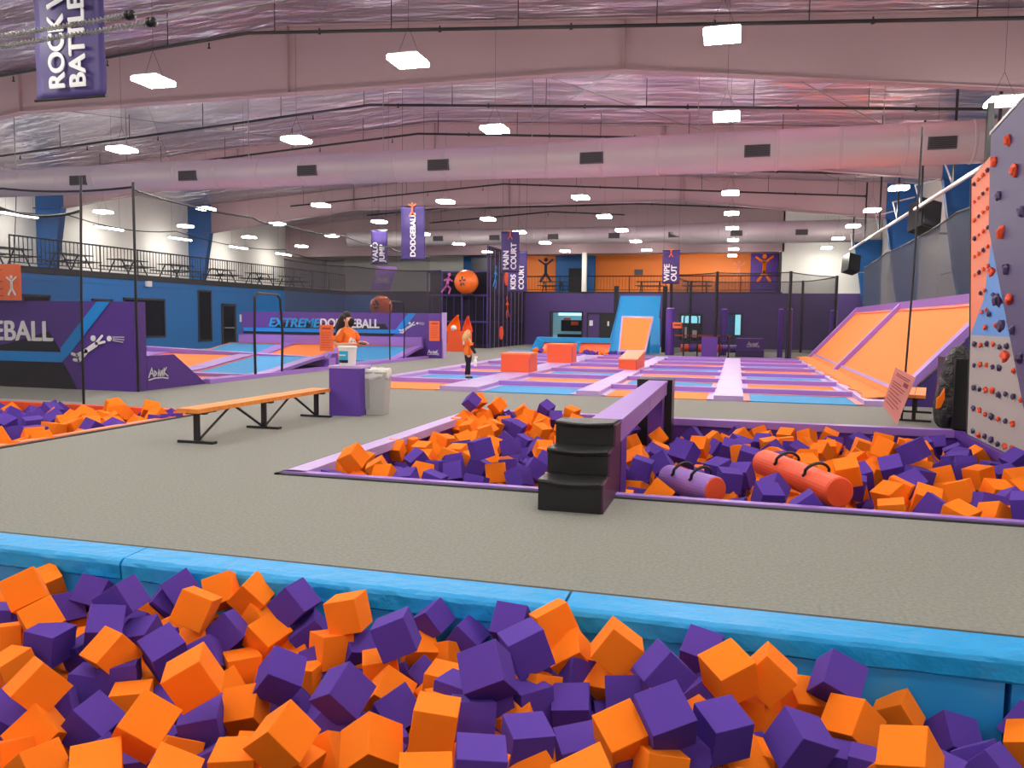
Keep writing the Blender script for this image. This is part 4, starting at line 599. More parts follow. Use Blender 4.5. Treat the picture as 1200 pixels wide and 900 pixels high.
# ------------------------------------------------------------------ sloping wall trampolines on the right
def P3(x,y,z): return Vector((x,y,z))
lo, hi = (3.12,.0), (5.08,2.22)
def sl(u, y, off=0):        # u 0 at the foot, 1 at the top
    n = Vector((-(hi[1]-lo[1]),0,hi[0]-lo[0])).normalized()
    return Vector((lo[0]+(hi[0]-lo[0])*u, y, lo[1]+(hi[1]-lo[1])*u))+n*off
for y0,y1,l in ((17.8,28.2,'nearest'),(28.2,38.0,'farthest')):
    t = thing('wall_trampoline', 'large sloping orange wall trampoline with lavender edges, %s on the right side' % l, 'trampoline', (0,0,0), 0, 'sloping trampolines along the right wall')
    obj('bed', pr([sl(.1,y0+.2),sl(.93,y0+.2),sl(.93,y1-.2),sl(.1,y1-.2)], (sl(0,0,-.02)-sl(0,0))), M['obed'], t)
    obj('lower_cover', pr([sl(.0,y0),sl(.1,y0),sl(.1,y1),sl(.0,y1)], (sl(0,0,.03)-sl(0,0))), M['obed'], t)
    obj('border_strip', pr([sl(.095,y0,.035),sl(.12,y0,.035),sl(.12,y1,.035),sl(.095,y1,.035)], (sl(0,0,.012)-sl(0,0))), M['lav'], t)
    for y in ([y0] if l == 'nearest' else [])+[y1]:
        obj('edge_pad', pr([sl(.0,y-.17),sl(1,y-.17),sl(1,y+.17),sl(.0,y+.17)], (sl(0,0,.14)-sl(0,0))), M['lav'], t, bevel=.05, seg=3)
    obj('top_pad', bx((hi[0]-.12,y0,hi[1]-.14),(hi[0]+.3,y1,hi[1]+.12)), M['lav'], t, bevel=.05, seg=3)
    obj('border_strip', pr([sl(.915,y0,.01),sl(.945,y0,.01),sl(.945,y1,.01),sl(.915,y1,.01)], (sl(0,0,.02)-sl(0,0))), M['ored'], t)
    n = 30
    obj('skirt', sheet(lambda u,v: (3.14-(.52+.05*math.sin(u*34)+.03*math.sin(u*61))*v, y0+(y1-y0)*u, .16-.03*v+.012*math.sin(u*50+v*4)), 60, 5, thv=(0,0,-.012)), M['obed'], t, smooth=True)
t = thing('trampoline_side_wall', 'deep purple padded triangular side of the sloping trampolines', 'padding')
obj('side_pad', pr([(3.2,17.6,0),(5.3,17.6,0),(5.3,17.6,2.2),(5.1,17.6,2.2)], (0,.12,0)), M['dpur'], t, bevel=.02)

# nets on the right
def net(label, pts, m, ropes=True, posts=(), nm='safety_net', n=24, sag=.08, seg=None):
    """pts: list of (x,y,z0,z1) along the run; the top rope hangs in shallow curves between them"""
    t = thing(nm, label, 'net')
    for a, b in zip(pts, pts[1:]):
        def fn(u, v, a=a, b=b):
            z1 = a[3]+(b[3]-a[3])*u-sag*4*u*(1-u); z0 = a[2]+(b[2]-a[2])*u
            return (a[0]+(b[0]-a[0])*u, a[1]+(b[1]-a[1])*u, z0+(z1-z0)*v)
        obj('mesh_panel', sheet(fn, 12, 1), m, t)
        if ropes: obj('top_rope', tb([fn(k/12,1) for k in range(13)], .024, 6), M['steel'], t)
    for x,y,z0,z1,r in posts: obj('post', tb([(x,y,z0),(x,y,z1)], r, 8), M['steel'], t)
    return t
net('dense dark grey net standing above the sloping trampolines on the right', [(5.3,17.6,2.1,4.35),(5.3,23,2.1,4.5),(5.3,28.2,2.1,4.3),(5.3,33,2.1,4.3),(5.3,38.5,2.1,4.1)], M['netd'], sag=.03)
t = thing('net_rail', 'long pale metal pipe rail rising towards the camera above the right net', 'rail')
obj('pipe', tb([(5.6,12.8,5.45),(5.6,46,5.5)], .06, 10), M['hous'], t)
for y in (14,17.5,21,25,29,33,37,41,45):
    obj('hanger', tb([(5.6,y,5.5),(5.6,y,zr(5.6)-.1)], .035, 6), M['steel'] if y % 2 else M['hous'], t)
    obj('strut', tb([(5.6,y,5.5),(5.6,y+1.1,6.3),(6.4,y+1.3,6.5)], .028, 6), M['hous'], t)
for y,z,l in ((29.9,5.2,'nearest'),(49.5,5.0,'farthest')):
    t = thing('loudspeaker', 'black box loudspeaker tilted down from the right wall, %s of the two' % l, 'speaker', (5.9 if y < 40 else 6.1,y,z), R(25))
    obj('cabinet', bx((-.36,-.34,-.5),(.36,.34,.5), rot=(R(-14),R(12),0)), M['steel'], t, bevel=.05)
    obj('speaker_front', bx((-.3,-.37,-.43),(.3,-.345,.43), rot=(R(-14),R(12),0), piv=(0,0,0)), M['dark'], t)
    obj('bracket', tb([(.1,.3,-.2),(.6,.9,-.4),(1.9,.9,-.4)], .04, 6), M['galv'], t)
tag(obj('net_post', tb([(2.72,14.75,0.02),(2.8,14.8,2.5),(2.84,14.9,4.9)], .017, 8), M['steel']), 'thin black net post rising beside the salmon sign', 'post')
tag(obj('steel_post', bx((4.08,16.0,0),(4.18,16.1,5.5)), M['steel']), 'tall black steel post behind the climbing wall', 'post')
# ------------------------------------------------------------------ climbing walls
t = thing('climbing_wall', 'tall climbing wall of grey, peach and light blue panels beside the centre pit', 'climbing wall')
wx = 3.32
ext = (.16,0,0)
obj('grey_panel', pr([(wx,y,z) for y,z in ((13.15,.04),(13.28,1.5),(9.2,1.5),(9.2,.04))], ext), M['tile'], t)
obj('peach_panel', pr([(wx,y,z) for y,z in ((13.28,1.5),(13.7,3.83),(12.6,4.03),(12.5,2.85),(12.72,2.0))], ext), M['oclim'], t)
obj('blue_panel', pr([(wx,y,z) for y,z in ((13.28,1.5),(12.72,2.0),(12.5,2.85),(11.4,2.95),(9.2,2.9),(9.2,1.5))], ext), M['bclim'], t)
obj('upper_panel', pr([(wx,y,z) for y,z in ((12.5,2.85),(12.6,4.03),(9.2,4.4),(9.2,2.9),(11.4,2.95))], ext), M['oclim'], t)
obj('edge_trim', pr([(wx-.012,y,z) for y,z in ((13.15,.04),(13.28,1.5),(13.7,3.83),(13.73,3.83),(13.31,1.5),(13.18,.04))], (.19,0,0)), M['edge'], t)
t = thing('climbing_wall_panel', 'dark purple overhanging climbing panel with large orange holds, nearest the camera', 'climbing wall')
px = 2.98
obj('face_panel', pr([(px,y,z) for y,z in ((11.52,4.02),(11.38,2.85),(9.75,.8),(9.0,.05),(9.0,4.32))], (.12,0,0)), M['pclim'], t)
bm = B()
prism(bm, [(px+.12,11.5,4.0),(px+.12,11.36,2.85),(wx,11.9,2.85),(wx,12.0,4.0)], (0,-.02,0))
prism(bm, [(px+.12,11.36,2.85),(px+.12,9.75,.8),(wx,10.0,.8),(wx,11.9,2.85)], (0,-.02,0))
obj('side_panel', bm, M['pclim'], t)
obj('top_trim', pr([(px-.01,11.54,4.02),(px-.01,9.0,4.32),(px-.01,9.0,4.36),(px-.01,11.54,4.06)], (.14,0,0)), M['galv'], t)
hm = []
for s in range(6):
    me = {}
    rr = random.Random(40+s)
    bm = B(); bmesh.ops.create_icosphere(bm, subdivisions=2, radius=1)
    for v in bm.verts:
        k = 1+rr.uniform(-.28,.28); v.co = Vector((v.co.x*.6*k-.1, v.co.y*k*(.75+.1*(s%3)), v.co.z*k*(1.15 if v.co.z < 0 else .8)))
        if s % 2: v.co.y *= 1-.4*max(0,-v.co.z)
    for c in ('ohold','phold'):
        m2 = bpy.data.meshes.new('climbing_hold'); bm.to_mesh(m2); m2.materials.append(M[c])
        me[c] = m2
    bm.free(); hm.append(me)
hn = [0]
def hold(x, y, z, c, s, label, group):
    hn[0] += 1
    o = bpy.data.objects.new(('orange' if c == 'ohold' else 'purple')+'_climbing_hold', hm[hn[0]%6][c]); COL.objects.link(o)
    o.location = (x,y,z); o.scale = (s,s,s); o.rotation_euler = (R((hn[0]*47)%60-30),0,0); tag(o, label, 'climbing hold', group)
rowsg = [(1.38,'popopp'),(1.09,'poopp oo'),(.77,'ppoopppo'),(.45,'poopopo'),(.13,'popppoo')]
ro = ['top','second','third','fourth','lowest']
for k,(z,s) in enumerate(rowsg):
    y = 12.95-.04*k
    for j, c in enumerate(s):
        if c != ' ':
            cc = 'ohold' if c == 'o' else 'phold'
            hold(wx-.02, y, z+random.uniform(-.02,.02), cc, random.uniform(.036,.052), '%s hold in the %s row of the grey panel, %s from its far edge' % ('orange' if c == 'o' else 'dark purple', ro[k], ORD[j]), 'holds on the grey panel')
        y -= .285
for k in range(8):
    z = 3.72-k*.27
    for j in range(4 if k < 6 else 2):
        y = 13.45-.06*k-.21*j
        if k > 5: y = 12.9-.2*j-.1*k+.5
        c = 'ohold' if (k+j) % 3 else 'phold'
        hold(wx-.02, y, z+.03*j, c, random.uniform(.028,.038), '%s hold in the %s row down the peach panel, %s across' % ('orange' if c == 'ohold' else 'dark purple', ORD[k], ORD[j]), 'holds on the peach panel')
for j,(y,z,c) in enumerate(((12.2,2.05,'phold'),(12.35,1.8,'phold'),(12.0,1.65,'ohold'),(11.7,1.95,'phold'),(12.5,1.62,'ohold'),(11.5,1.7,'ohold'),(11.9,2.35,'ohold'))):
    hold(wx-.02, y, z, c, .042, '%s hold on the light blue climbing panel, %s of its scatter' % ('orange' if c == 'ohold' else 'dark purple', ORD[j]), 'holds on the light blue panel')
for j,(a,b,c,s) in enumerate(((11.25,3.65,'ohold',.1),(10.75,3.8,'ohold',.1),(10.45,3.4,'ohold',.12),(11.0,3.2,'phold',.09),(10.8,2.75,'ohold',.12),(11.1,2.3,'ohold',.09),(10.55,2.3,'phold',.1),(10.8,1.95,'phold',.12),(10.35,1.95,'ohold',.1),(10.6,1.65,'phold',.11),(10.2,1.6,'phold',.08),(10.4,1.3,'ohold',.11),(10.15,2.9,'phold',.1),(9.9,1.3,'phold',.1))):
    z = b; hold(px-.01, a, z, c, s*.68, 'large %s hold on the dark purple overhang, %s down from its top' % ('orange' if c == 'ohold' else 'purple', ORD[j]), 'large holds on the dark overhang')

# black plastic wrapped bundle beside the wall
t = thing('wrapped_bundle', 'tall bundle wrapped in shiny black plastic beside the climbing wall', 'bundle')
bm = B(); bmesh.ops.create_icosphere(bm, subdivisions=4, radius=1)
rr = random.Random(7)
for v in bm.verts:
    a = math.atan2(v.co.y, v.co.x); zz = v.co.z
    k = 1+.05*math.sin(a*6+zz*4)+.03*math.sin(a*13-zz*7)+rr.uniform(-.015,.015)
    wd = .23*(1-.2*zz) 
    q = abs(math.cos(zz*PI/2))**.25 if abs(zz) < 1 else 0
    h = Vector((v.co.x, v.co.y, 0)); h = h.normalized() if h.length > 1e-5 else h
    v.co = Vector((h.x*wd*k*q, h.y*wd*k*q*1.3, .66+zz*.66))+Vector((3.33+.06*zz,14.1,0))
obj('plastic_wrap', bm, M['bag'], t, smooth=True)
obj('orange_flap', pr([(3.03,13.78,.5),(3.08,13.78,.55),(3.13,13.78,.66),(3.14,13.78,.5),(3.09,13.78,.36),(3.03,13.78,.34)], (0,.05,0)), M['ofoam'], t)
t = thing('dark_opening_box', 'black box standing for the dark opening between wrapped bundle and climbing wall', 'box')
obj('box_body', bx((3.26,13.75,.0),(3.9,14.9,1.12)), M['blk'], t, bevel=.04)  # black box added where there is only a dark opening

# leaning salmon sign
t = thing('rules_sign', 'salmon pink rules board leaning at an angle by the far edge of the pit', 'sign')
c4 = [Vector(p) for p in ((2.55,14.55,.93),(2.83,14.4,.78),(2.58,14.35,.0),(2.37,14.5,.3))]
obj('board', pr(c4, (.012,.03,0)), M['pink'], t)
bm = B()
def onb(u, v): return c4[0]*(1-u)*(1-v)+c4[1]*u*(1-v)+c4[2]*u*v+c4[3]*(1-u)*v+Vector((-.006,-.02,0))
for v, u0, u1 in ((.1,.15,.85),(.14,.15,.8),(.3,.1,.55),(.36,.1,.8),(.42,.1,.75),(.5,.1,.6),(.58,.1,.8),(.66,.1,.7),(.74,.1,.8),(.82,.12,.6)):
    prism(bm, [onb(u0,v),onb(u1,v),onb(u1,v+.018),onb(u0,v+.018)], (0,-.004,0))
prism(bm, [onb(.62,.2),onb(.85,.2),onb(.85,.29),onb(.62,.29)], (0,-.004,0))
obj('printed_lines', bm, mat('faded_print', (150,60,60), .5), t)

def bench(label, loc, rz, L, n=3):
    t = thing('bench', label, 'bench', loc, rz)
    obj('seat_board', bx((-.165,0,.41),(-.005,L,.465), (.005,0,.41),(.165,L,.465)), M['wood'], t, bevel=.012, seg=2)
    for k in range(n):
        y = .18+(L-.36)*k/(n-1)
        bm = bx((-.03,y-.03,.03),(.03,y+.03,.4), (-.15,y-.035,.38),(.15,y+.035,.42), (-.27,y-.045,0),(.27,y+.045,.035))
        obj('leg', bm, M['steel'], t, bevel=.004)
        for s in ((1,) if k == 0 else (-1,) if k == n-1 else (-1,1)):
            obj('brace', tb([(0,y+s*.06,.05),(0,y+s*(L/(n-1)*.42),.41)], .018, 6), M['steel'], t)
    return t
bench('long bench with an orange board and black steel legs on the grey carpet', (-6.72,8.72,0), R(-.5), 3.4)
bench('orange topped bench with black legs half hidden behind the salmon sign', (2.9,14.75,0), R(-12), 1.9, 2)

# ------------------------------------------------------------------ purple stand, pail and bin
t = thing('draped_stand', 'square purple draped stand with a pale top on the grey carpet', 'stand', (-6.33,12.45,0), R(4))
obj('drape', bx((-.27,-.25,0),(.27,.25,.8)), mat('violet_cloth', (92,58,158), .7, bump=(3,.3)), t, bevel=.03, seg=3)
obj('top', bx((-.28,-.26,.8),(.28,.26,.84)), M['lav2'], t, bevel=.012)
t = thing('plastic_pail', 'white plastic pail with a blue and black label on the purple stand', 'pail', (-6.34,12.38,.84), R(10))
obj('pail_body', lathe([(.12,0),(.135,.02),(.15,.3),(.155,.3),(.155,.32),(.14,.32)], 28), M['pail'], t, smooth=False)
obj('lid_rim', lathe([(.16,.29),(.165,.3),(.165,.325),(.158,.33),(.05,.332)], 28), M['pail'], t)
def arc(r, a0, a1, z0, z1, m, nm):
    bm = B(); pa = []
    for k in range(11):
        a = R(a0+(a1-a0)*k/10); pa.append((math.cos(a)*r, math.sin(a)*r))
    for (a,b),(c,d) in zip(pa,pa[1:]): prism(bm, [(a,b,z0),(c,d,z0),(c*1.03,d*1.03,z1),(a*1.03,b*1.03,z1)], (a*.02,b*.02,0))
    return obj(nm, bm, m, t)
arc(.147,-145,-70,.1,.25,M['sky'],'blue_label'); arc(.143,-145,-70,.05,.1,M['navy'],'black_label')
arc(.153,-135,-85,.17,.19,M['letter'],'label_print')
t = thing('rubbish_bin', 'grey plastic rubbish bin with a white liner beside the purple stand', 'bin', (-5.97,12.68,0), R(8))
def taper(w0, d0, w1, d1, z0, z1):
    return pr2([(-w0,-d0,z0),(w0,-d0,z0),(w0,d0,z0),(-w0,d0,z0)], [(-w1,-d1,z1),(w1,-d1,z1),(w1,d1,z1),(-w1,d1,z1)])
def pr2(a, b):
    bm = B(); a = [bm.verts.new(v) for v in a]; b = [bm.verts.new(v) for v in b]; n = len(a)
    bm.faces.new(a[::-1]); bm.faces.new(b)
    for i in range(n): bm.faces.new((a[i],a[(i+1)%n],b[(i+1)%n],b[i]))
    return bm
obj('bin_body', taper(.19,.15,.235,.2,0,.72), M['can'], t, bevel=.02, seg=3)
obj('moulded_rib', pr([(-.15,-.19,.1),(-.05,-.19,.1),(-.05,-.215,.62),(-.16,-.215,.62)], (0,.04,0)), mat('grey_plastic_rib', (168,168,165), .5), t, bevel=.008)
obj('rim_lip', taper(.245,.21,.25,.215,.7,.735), M['can'], t, bevel=.01)
def sq(u):
    a = 2*PI*u; c, s = math.cos(a), math.sin(a); k = 1/max(abs(c),abs(s)); k = min(k, 1.22); return c*k, s*k
bm = B(); rings = []
for (f, z) in ((1.0,.62),(1.06,.66),(1.05,.72),(1.02,.775),(.9,.79),(.72,.74),(.5,.66)):
    rg = []
    for k in range(72):
        c, s = sq(k/72); w = 1+.012*math.sin(k*1.7+z*20)+.015*math.sin(k*.6)
        rg.append(bm.verts.new((c*.24*f*w, s*.2*f*w, z+.004*math.sin(k*.9+z*9)+(.025*math.sin(k*.33) if z < .7 else 0))))
    rings.append(rg)
for a, b in zip(rings, rings[1:]):
    for k in range(72): bm.faces.new((a[k],a[(k+1)%72],b[(k+1)%72],b[k]))
bm.faces.new(rings[-1])
obj('liner', bm, M['liner'], t)

# ------------------------------------------------------------------ people
def skinmesh(name, V, E, rad, m, parent, sub=2, smooth=True):
    me = bpy.data.meshes.new(name); me.from_pydata(V, E, [])
    o = bpy.data.objects.new(name, me); COL.objects.link(o)
    md = o.modifiers.new('s','SKIN'); md.use_smooth_shade = smooth; md.branch_smoothing = .6
    for i, v in enumerate(me.skin_vertices[0].data):
        r = rad[i]; v.radius = r if isinstance(r, tuple) else (r,r); v.use_root = i == 0
    o.modifiers.new('u','SUBSURF').levels = sub
    o.modifiers['u'].render_levels = sub
    dg = bpy.context.evaluated_depsgraph_get(); dg.update()
    m2 = bpy.data.meshes.new_from_object(o.evaluated_get(dg)); m2.name = name
    o.modifiers.clear(); o.data = m2; bpy.data.meshes.remove(me)
    m2.materials.clear(); m2.materials.append(m)
    for p in m2.polygons: p.use_smooth = True
    o.parent = parent
    return o
def person(label, loc, rz, H, arms, legs, hair, turn=0, mask=False, long_sleeve=False, shirt_len=.5, back_logo=False, low=0):
    """faces +x; joints in units of the height; arms = ((elbow),(wrist),(fingertip direction)) per side"""
    t = thing('person', label, 'person', loc, rz)
    V = []; E = []; Rd = []
    def add(p, r, to=None):
        V.append(tuple(c*H for c in p)); Rd.append(tuple(q*H for q in r) if isinstance(r, tuple) else r*H)
        if to is not None: E.append((to, len(V)-1))
        return len(V)-1
    pel = add((0,0,.53), (.062,.086)); wai = add((0,0,.61), (.056,.078), pel); che = add((.005,0,.73), (.062,.09), wai)
    nb = add((0,0,.82), (.044,.06), che); nk = add((.005,0,.86), .034, nb)
    h1 = add((.018,0,.885), (.054,.046), nk); h2 = add((.016,0,.93), (.068,.055), h1); h3 = add((.006,0,.972), (.05,.044), h2)
    add((.086,0,.912), .009, h2)
    for s in (1,-1):
        sh = add((-.003,s*.108,.808), .034, nb); el = add(arms[s][0], .03, sh); wr = add(arms[s][1], .019, el)
        d = Vector(arms[s][2]).normalized(); w0 = Vector(arms[s][1]); pm = add(tuple(w0+d*.025), (.012,.022), wr); side = d.cross(Vector((0,0,1))); side = side.normalized() if side.length > .1 else Vector((0,1,0))
        for k, q in enumerate((-.016,-.006,.005,.015)):
            a = add(tuple(w0+d*.045+side*q), .0055, pm); b = add(tuple(w0+d*(.066-.004*abs(k-1.5))+side*q*1.05+Vector((0,0,-.006))), .005, a); add(tuple(w0+d*(.08-.006*abs(k-1.5))+side*q*1.05+Vector((0,0,-.018))), .0042, b)
        a = add(tuple(w0+d*.025+side*.026*s+Vector((0,0,.008))), .006, pm); add(tuple(w0+d*.045+side*.034*s+Vector((0,0,.012))), .005, a)
        hp = add((0,s*.055,.5), .06, pel); kn = add(legs[s][0], .038, hp); an = add(legs[s][1], .024, kn)
        hl = add(tuple(Vector(legs[s][1])+Vector((.0,0,-.022))), .02, an); add(tuple(Vector(legs[s][1])+Vector((.075,0,-.026))), .015, hl)
    skinmesh('body', V, E, Rd, M['skin'], t)
    def wear(nm, pts, edges, m, sub=2): return skinmesh(nm, [tuple(c*H for c in p) for p,_ in pts], edges, [tuple(q*H for q in r) if isinstance(r, tuple) else r*H for _,r in pts], m, t, sub)
    # shirt: torso with two short sleeves
    P = [((0,0,shirt_len-.025),(.1,.13)),((0,0,.6),(.09,.116)),((.005,0,.73),(.094,.125)),((0,0,.815),(.07,.1)),((.003,0,.848),(.044,.054))]; Ed = [(0,1),(1,2),(2,3),(3,4)]
    for s in (1,-1):
        sh = Vector((-.003,s*.112,.812)); e = Vector(arms[s][0]); n = len(P)
        P += [(tuple(sh),.057),(tuple(sh.lerp(e,.5)),.054),(tuple(sh.lerp(e,.85)),.056)]; Ed += [(3,n),(n,n+1),(n+1,n+2)]
    sh = wear('shirt', P, Ed, M['shirt'])
    if long_sleeve:
        for s in (1,-1):
            a = Vector((-.003,s*.11,.81)); e = Vector(arms[s][0]); w_ = Vector(arms[s][1])
            wear('sleeve', [(tuple(a.lerp(e,.6)),.04),(tuple(e),.036),(tuple(w_),.026)], [(0,1),(1,2)], M['pants'])
    P = [((0,0,.56),(.076,.104)),((0,0,.5),(.072,.102))]; Ed = [(0,1)]
    for s in (1,-1):
        n = len(P); P += [((0,s*.052,.49),.082),((0.005,s*.055,.4),.064),(legs[s][0],.046),(tuple(Vector(legs[s][1])+Vector((0,0,.02))),.031)]; Ed += [(1,n),(n,n+1),(n+1,n+2),(n+2,n+3)]
    wear('trousers', P, Ed, M['pants'])
    for s in (1,-1):
        a = Vector(legs[s][1]); wear('shoe', [(tuple(a+Vector((-.02,0,-.012))),(.03,.026)),(tuple(a+Vector((.03,0,-.02))),(.026,.024)),(tuple(a+Vector((.085,0,-.026))),(.018,.02))], [(0,1),(1,2)], M['shoe'])
    # hair
    P = [((-.002,0,.985),(.056,.056)),((-.022,0,.955),(.068,.066)),((-.05,0,.905),(.056,.07)),((-.08,0,.845),(.05,.072)),((-.1,0,.8-low),(.026,.05)),((-.11,0,.75-low),(.01,.03))]
    wear('hair', P, [(0,1),(1,2),(2,3),(3,4),(4,5)], hair)
    wear('hair', [((.05,0,.975),(.022,.04)),((.0,0,.978),(.04,.054)),((-.04,0,.965),(.046,.056))], [(0,1),(1,2)], hair)
    for s in (1,-1):
        obj('eye', sph(B(), (.078*H,s*.02*H,.937*H), .007*H, u=10, v=8), M['navy'], t)
        obj('ear', sph(B(), (.012*H,s*.06*H,.925*H), .014*H, (.5,.35,1), 10, 8), M['skin'], t)
    if mask: wear('face_mask', [((.03,0,.9),(.056,.066)),((.066,0,.905),(.042,.05)),((.084,0,.9),(.026,.034))], [(0,1),(1,2)], M['mask'])
    else: obj('mouth', bx((.07*H,-.012*H,.893*H),(.077*H,.012*H,.897*H)), mat('lips', (170,80,80), .6), t)
    if back_logo: 
        bm = B()
        for a,b,w_ in (((-.05,.74),(.05,.745),.02),((-.03,.72),(.03,.72),.016),((-.045,.755),(-.01,.775),.014),((.045,.755),(.01,.775),.014)): limb(bm, (-.092*H,0,0), (0,1,0), (0,0,1), (-1,0,0), Vector(a)*H, Vector(b)*H, w_*H, .02)
        obj('shirt_print', bm, M['letter'], t)
    else:
        bm = B()
        for a,b,w_ in (((-.04,.70),(-.02,.74),.01),((-.02,.74),(-.005,.70),.01),((.005,.70),(.015,.73),.01),((.015,.73),(.035,.7),.01),((-.045,.69),(.045,.69),.008)): limb(bm, (.084*H,-.03*H,.0), (.25,1,0), (0,0,1), (1,-.2,0), Vector(a)*H, Vector(b)*H, w_*H, .028)
        obj('shirt_print', bm, M['letter'], t)
    return t
person('woman in an orange shirt and black face mask with long dark hair, hands held together', (-6.9,13.45,0), R(-8), 1.73,
       {1:((.02,.165,.675),(.17,.07,.69),(1,-.5,0)), -1:((-.03,-.165,.665),(.13,-.1,.675),(1,.35,.1))},
       {1:((.012,.05,.28),(-.01,.055,.045)), -1:((.012,-.05,.28),(-.01,-.055,.045))}, M['hairb'], mask=True, shirt_len=.49)
p = obj('phone', bx((-.035,-.07,-.008),(.035,.07,.008)), M['navy'], bevel=.004); p.location = (-6.52,13.33,1.19); p.rotation_euler = (R(10),R(-15),R(60))
tag(p, 'black phone held by the woman in the face mask', 'phone')
person('girl with blonde hair in an orange shirt and black leggings standing on the court', (-7.02,20.75,.03), R(35), 1.3,
       {1:((-.02,.165,.655),(.03,.175,.53),(.3,0,-1)), -1:((.03,-.175,.655),(.11,-.185,.53),(.5,0,-1))},
       {1:((.03,.05,.28),(.04,.055,.045)), -1:((-.02,-.05,.28),(-.06,-.055,.05))}, M['hairy'], long_sleeve=True, back_logo=True, shirt_len=.47, low=-.03)
t = thing('spray_bottle', 'white spray bottle held low by the girl on the court', 'bottle', (-6.77,20.62,.38), R(20))
obj('bottle_body', lathe([(.035,0),(.045,.01),(.045,.15),(.02,.2),(.02,.22)], 16), M['pail'], t, smooth=False)
obj('spray_head', bx((-.02,-.02,.22),(.06,.02,.27)), M['pail'], t, bevel=.006)
# ------------------------------------------------------------------ dodgeball courts on the left
t = thing('padded_court_wall', 'purple padded court wall with white lettering, blue stripe and a diving ball player', 'padded wall')
obj('wall_body', bx((-21,14.5,0),(-12.46,14.85,1.94)), mat('violet_vinyl', (86,52,142), .45, bump=(1.2,.2)), t, bevel=.03, seg=3)
F = 14.492
def fl(pts, m, nm, y=F): return obj(nm, pr([(x,y,z) for x,z in pts], (0,-.006,0)), m, t)
fl([(-21,.0),(-14.0,.0),(-14.36,.58),(-21,.58)], M['navy'], 'black_print')
fl([(-21,.82),(-14.42,.82),(-14.72,1.27),(-16,.95),(-21,.95)], M['navy'], 'black_print')
fl([(-21,.59),(-14.4,.59),(-14.36,.6),(-14.42,.81),(-21,.81)], M['stripe'], 'blue_stripe')
fl([(-14.39,.6),(-14.24,.72),(-13.06,1.93),(-13.42,1.93),(-14.42,.9)], M['stripe'], 'blue_stripe')
text('DODGEBALL', .62, (-14.62,F-.004,1.06), WALL, M['letter'], t, align='RIGHT', bold=.025, sx=1.0)
figure('dive', (-13.62,F-.006,.86), .92, M['letter'], t)
t = thing('court_end_wedge', 'low purple wedge with a white logo at the end of the near court wall', 'padding')
obj('wedge', pr([(-12.46,14.86,0),(-12.46,14.86,.76),(-12.46,15.75,.76),(-12.46,16.9,.0)], (-.12,0,0)), M['pur'], t, bevel=.02)
logo((-12.45,15.2,.3), .62, M['letter'], t, ux=(0,1,0), nrm=(1,0,0))
obj('logo_patch', pr([(-12.455,14.95,.24),(-12.455,15.55,.24),(-12.455,15.45,.46),(-12.455,15.02,.46)], (.002,0,0)), M['dpur'], t)  # deep purple patch laid behind the white logo
t = thing('orange_sign', 'orange notice board with a white jumping figure above the near court wall', 'sign')
obj('board', bx((-17.4,14.36,1.95),(-15.34,14.4,2.75)), M['sign'], t, bevel=.006)
text('T', .16, (-15.95,14.355,2.45), WALL, M['navy'], t, align='RIGHT')
figure('star', (-15.56,14.355,2.2), .42, M['letter'], t)
bm = B()
for z in (2.62,2.36,2.2,2.05): box(bm, (-17.3,14.35,z), (-15.8,14.36,z+.012))
obj('printed_lines', bm, M['navy'], t)
for x in (-17.2,-15.5): obj('hanging_cord', tb([(x,14.38,2.75),(x,14.5,4.25)], .008, 4), M['steel'], t)

def zs(y, y0, y1, h): 
    u = min(1,max(0,(y-y0)/(y1-y0))); return h*u*u*(3-2*u)*.6+h*u*.4
def slopepanel(x0, x1, ya, yb, par, off, m, nm, parent):
    return obj(nm, sheet(lambda u,v: (x0+(x1-x0)*u, ya+(yb-ya)*v, zs(ya+(yb-ya)*v,*par)+off), 4, 14, thv=(0,0,-off+.002)), m, parent, smooth=False)
# near court
parA = (19.6,22.9,.34)
for x0,x1,c,l in ((-18.2,-15.65,'o','orange sloping trampoline of the near ball court'),(-14.85,-12.95,'b','blue sloping trampoline of the near ball court beside the net doorway')):
    t = thing('court_slope_trampoline', l, 'trampoline')
    slopepanel(x0,x1,18.9,22.85,parA,.05,M[c+'bed'],'bed',t)
    bm = B()
    slopepanel(x0-.07,x0,18.9,22.85,parA,.065,M['sign'],'border_strip',t); slopepanel(x1,x1+.07,18.9,22.85,parA,.065,M['sign'],'border_strip',t)
for x0,x1,l in ((-21,-18.28,'lavender slope pad at the left of the near ball court'),(-15.57,-14.93,'lavender slope pad between the orange and blue sloping trampolines'),(-12.87,-12.5,'lavender slope pad at the right border of the near ball court')):
    t = thing('slope_pad', l, 'padding')
    for k in range(3):
        a = 15.2+k*2.6
        slopepanel(x0,x1,a,min(22.88,a+2.58),parA,.1,M['lav'],'pad_section',t)
for x0,x1,y0,y1,c,l in ((-15.5,-12.95,15.4,18.5,'o','flat orange trampoline nearest the end wedge'),(-20,-16,15.4,18.5,'b','flat blue trampoline behind the near court wall')):
    t = thing('court_trampoline', l, 'trampoline'); obj('bed', bx((x0,y0,.02),(x1,y1,.04)), M[c+'bed'], t)
t = thing('cross_pad', 'long lavender pad crossing the near ball court below the sloping trampolines', 'padding')
obj('pad', bx((-20,18.5,.01),(-12.5,18.9,.12)), M['lav'], t, bevel=.03)
t = thing('edge_pad', 'low lavender pad along the carpet edge of the near ball court', 'padding')
obj('pad', bx((-12.55,16.9,.0),(-12.35,23,.11)), M['lav'], t, bevel=.03)
t = thing('divider_rail', 'long padded lavender divider rail between the two ball courts', 'padding')
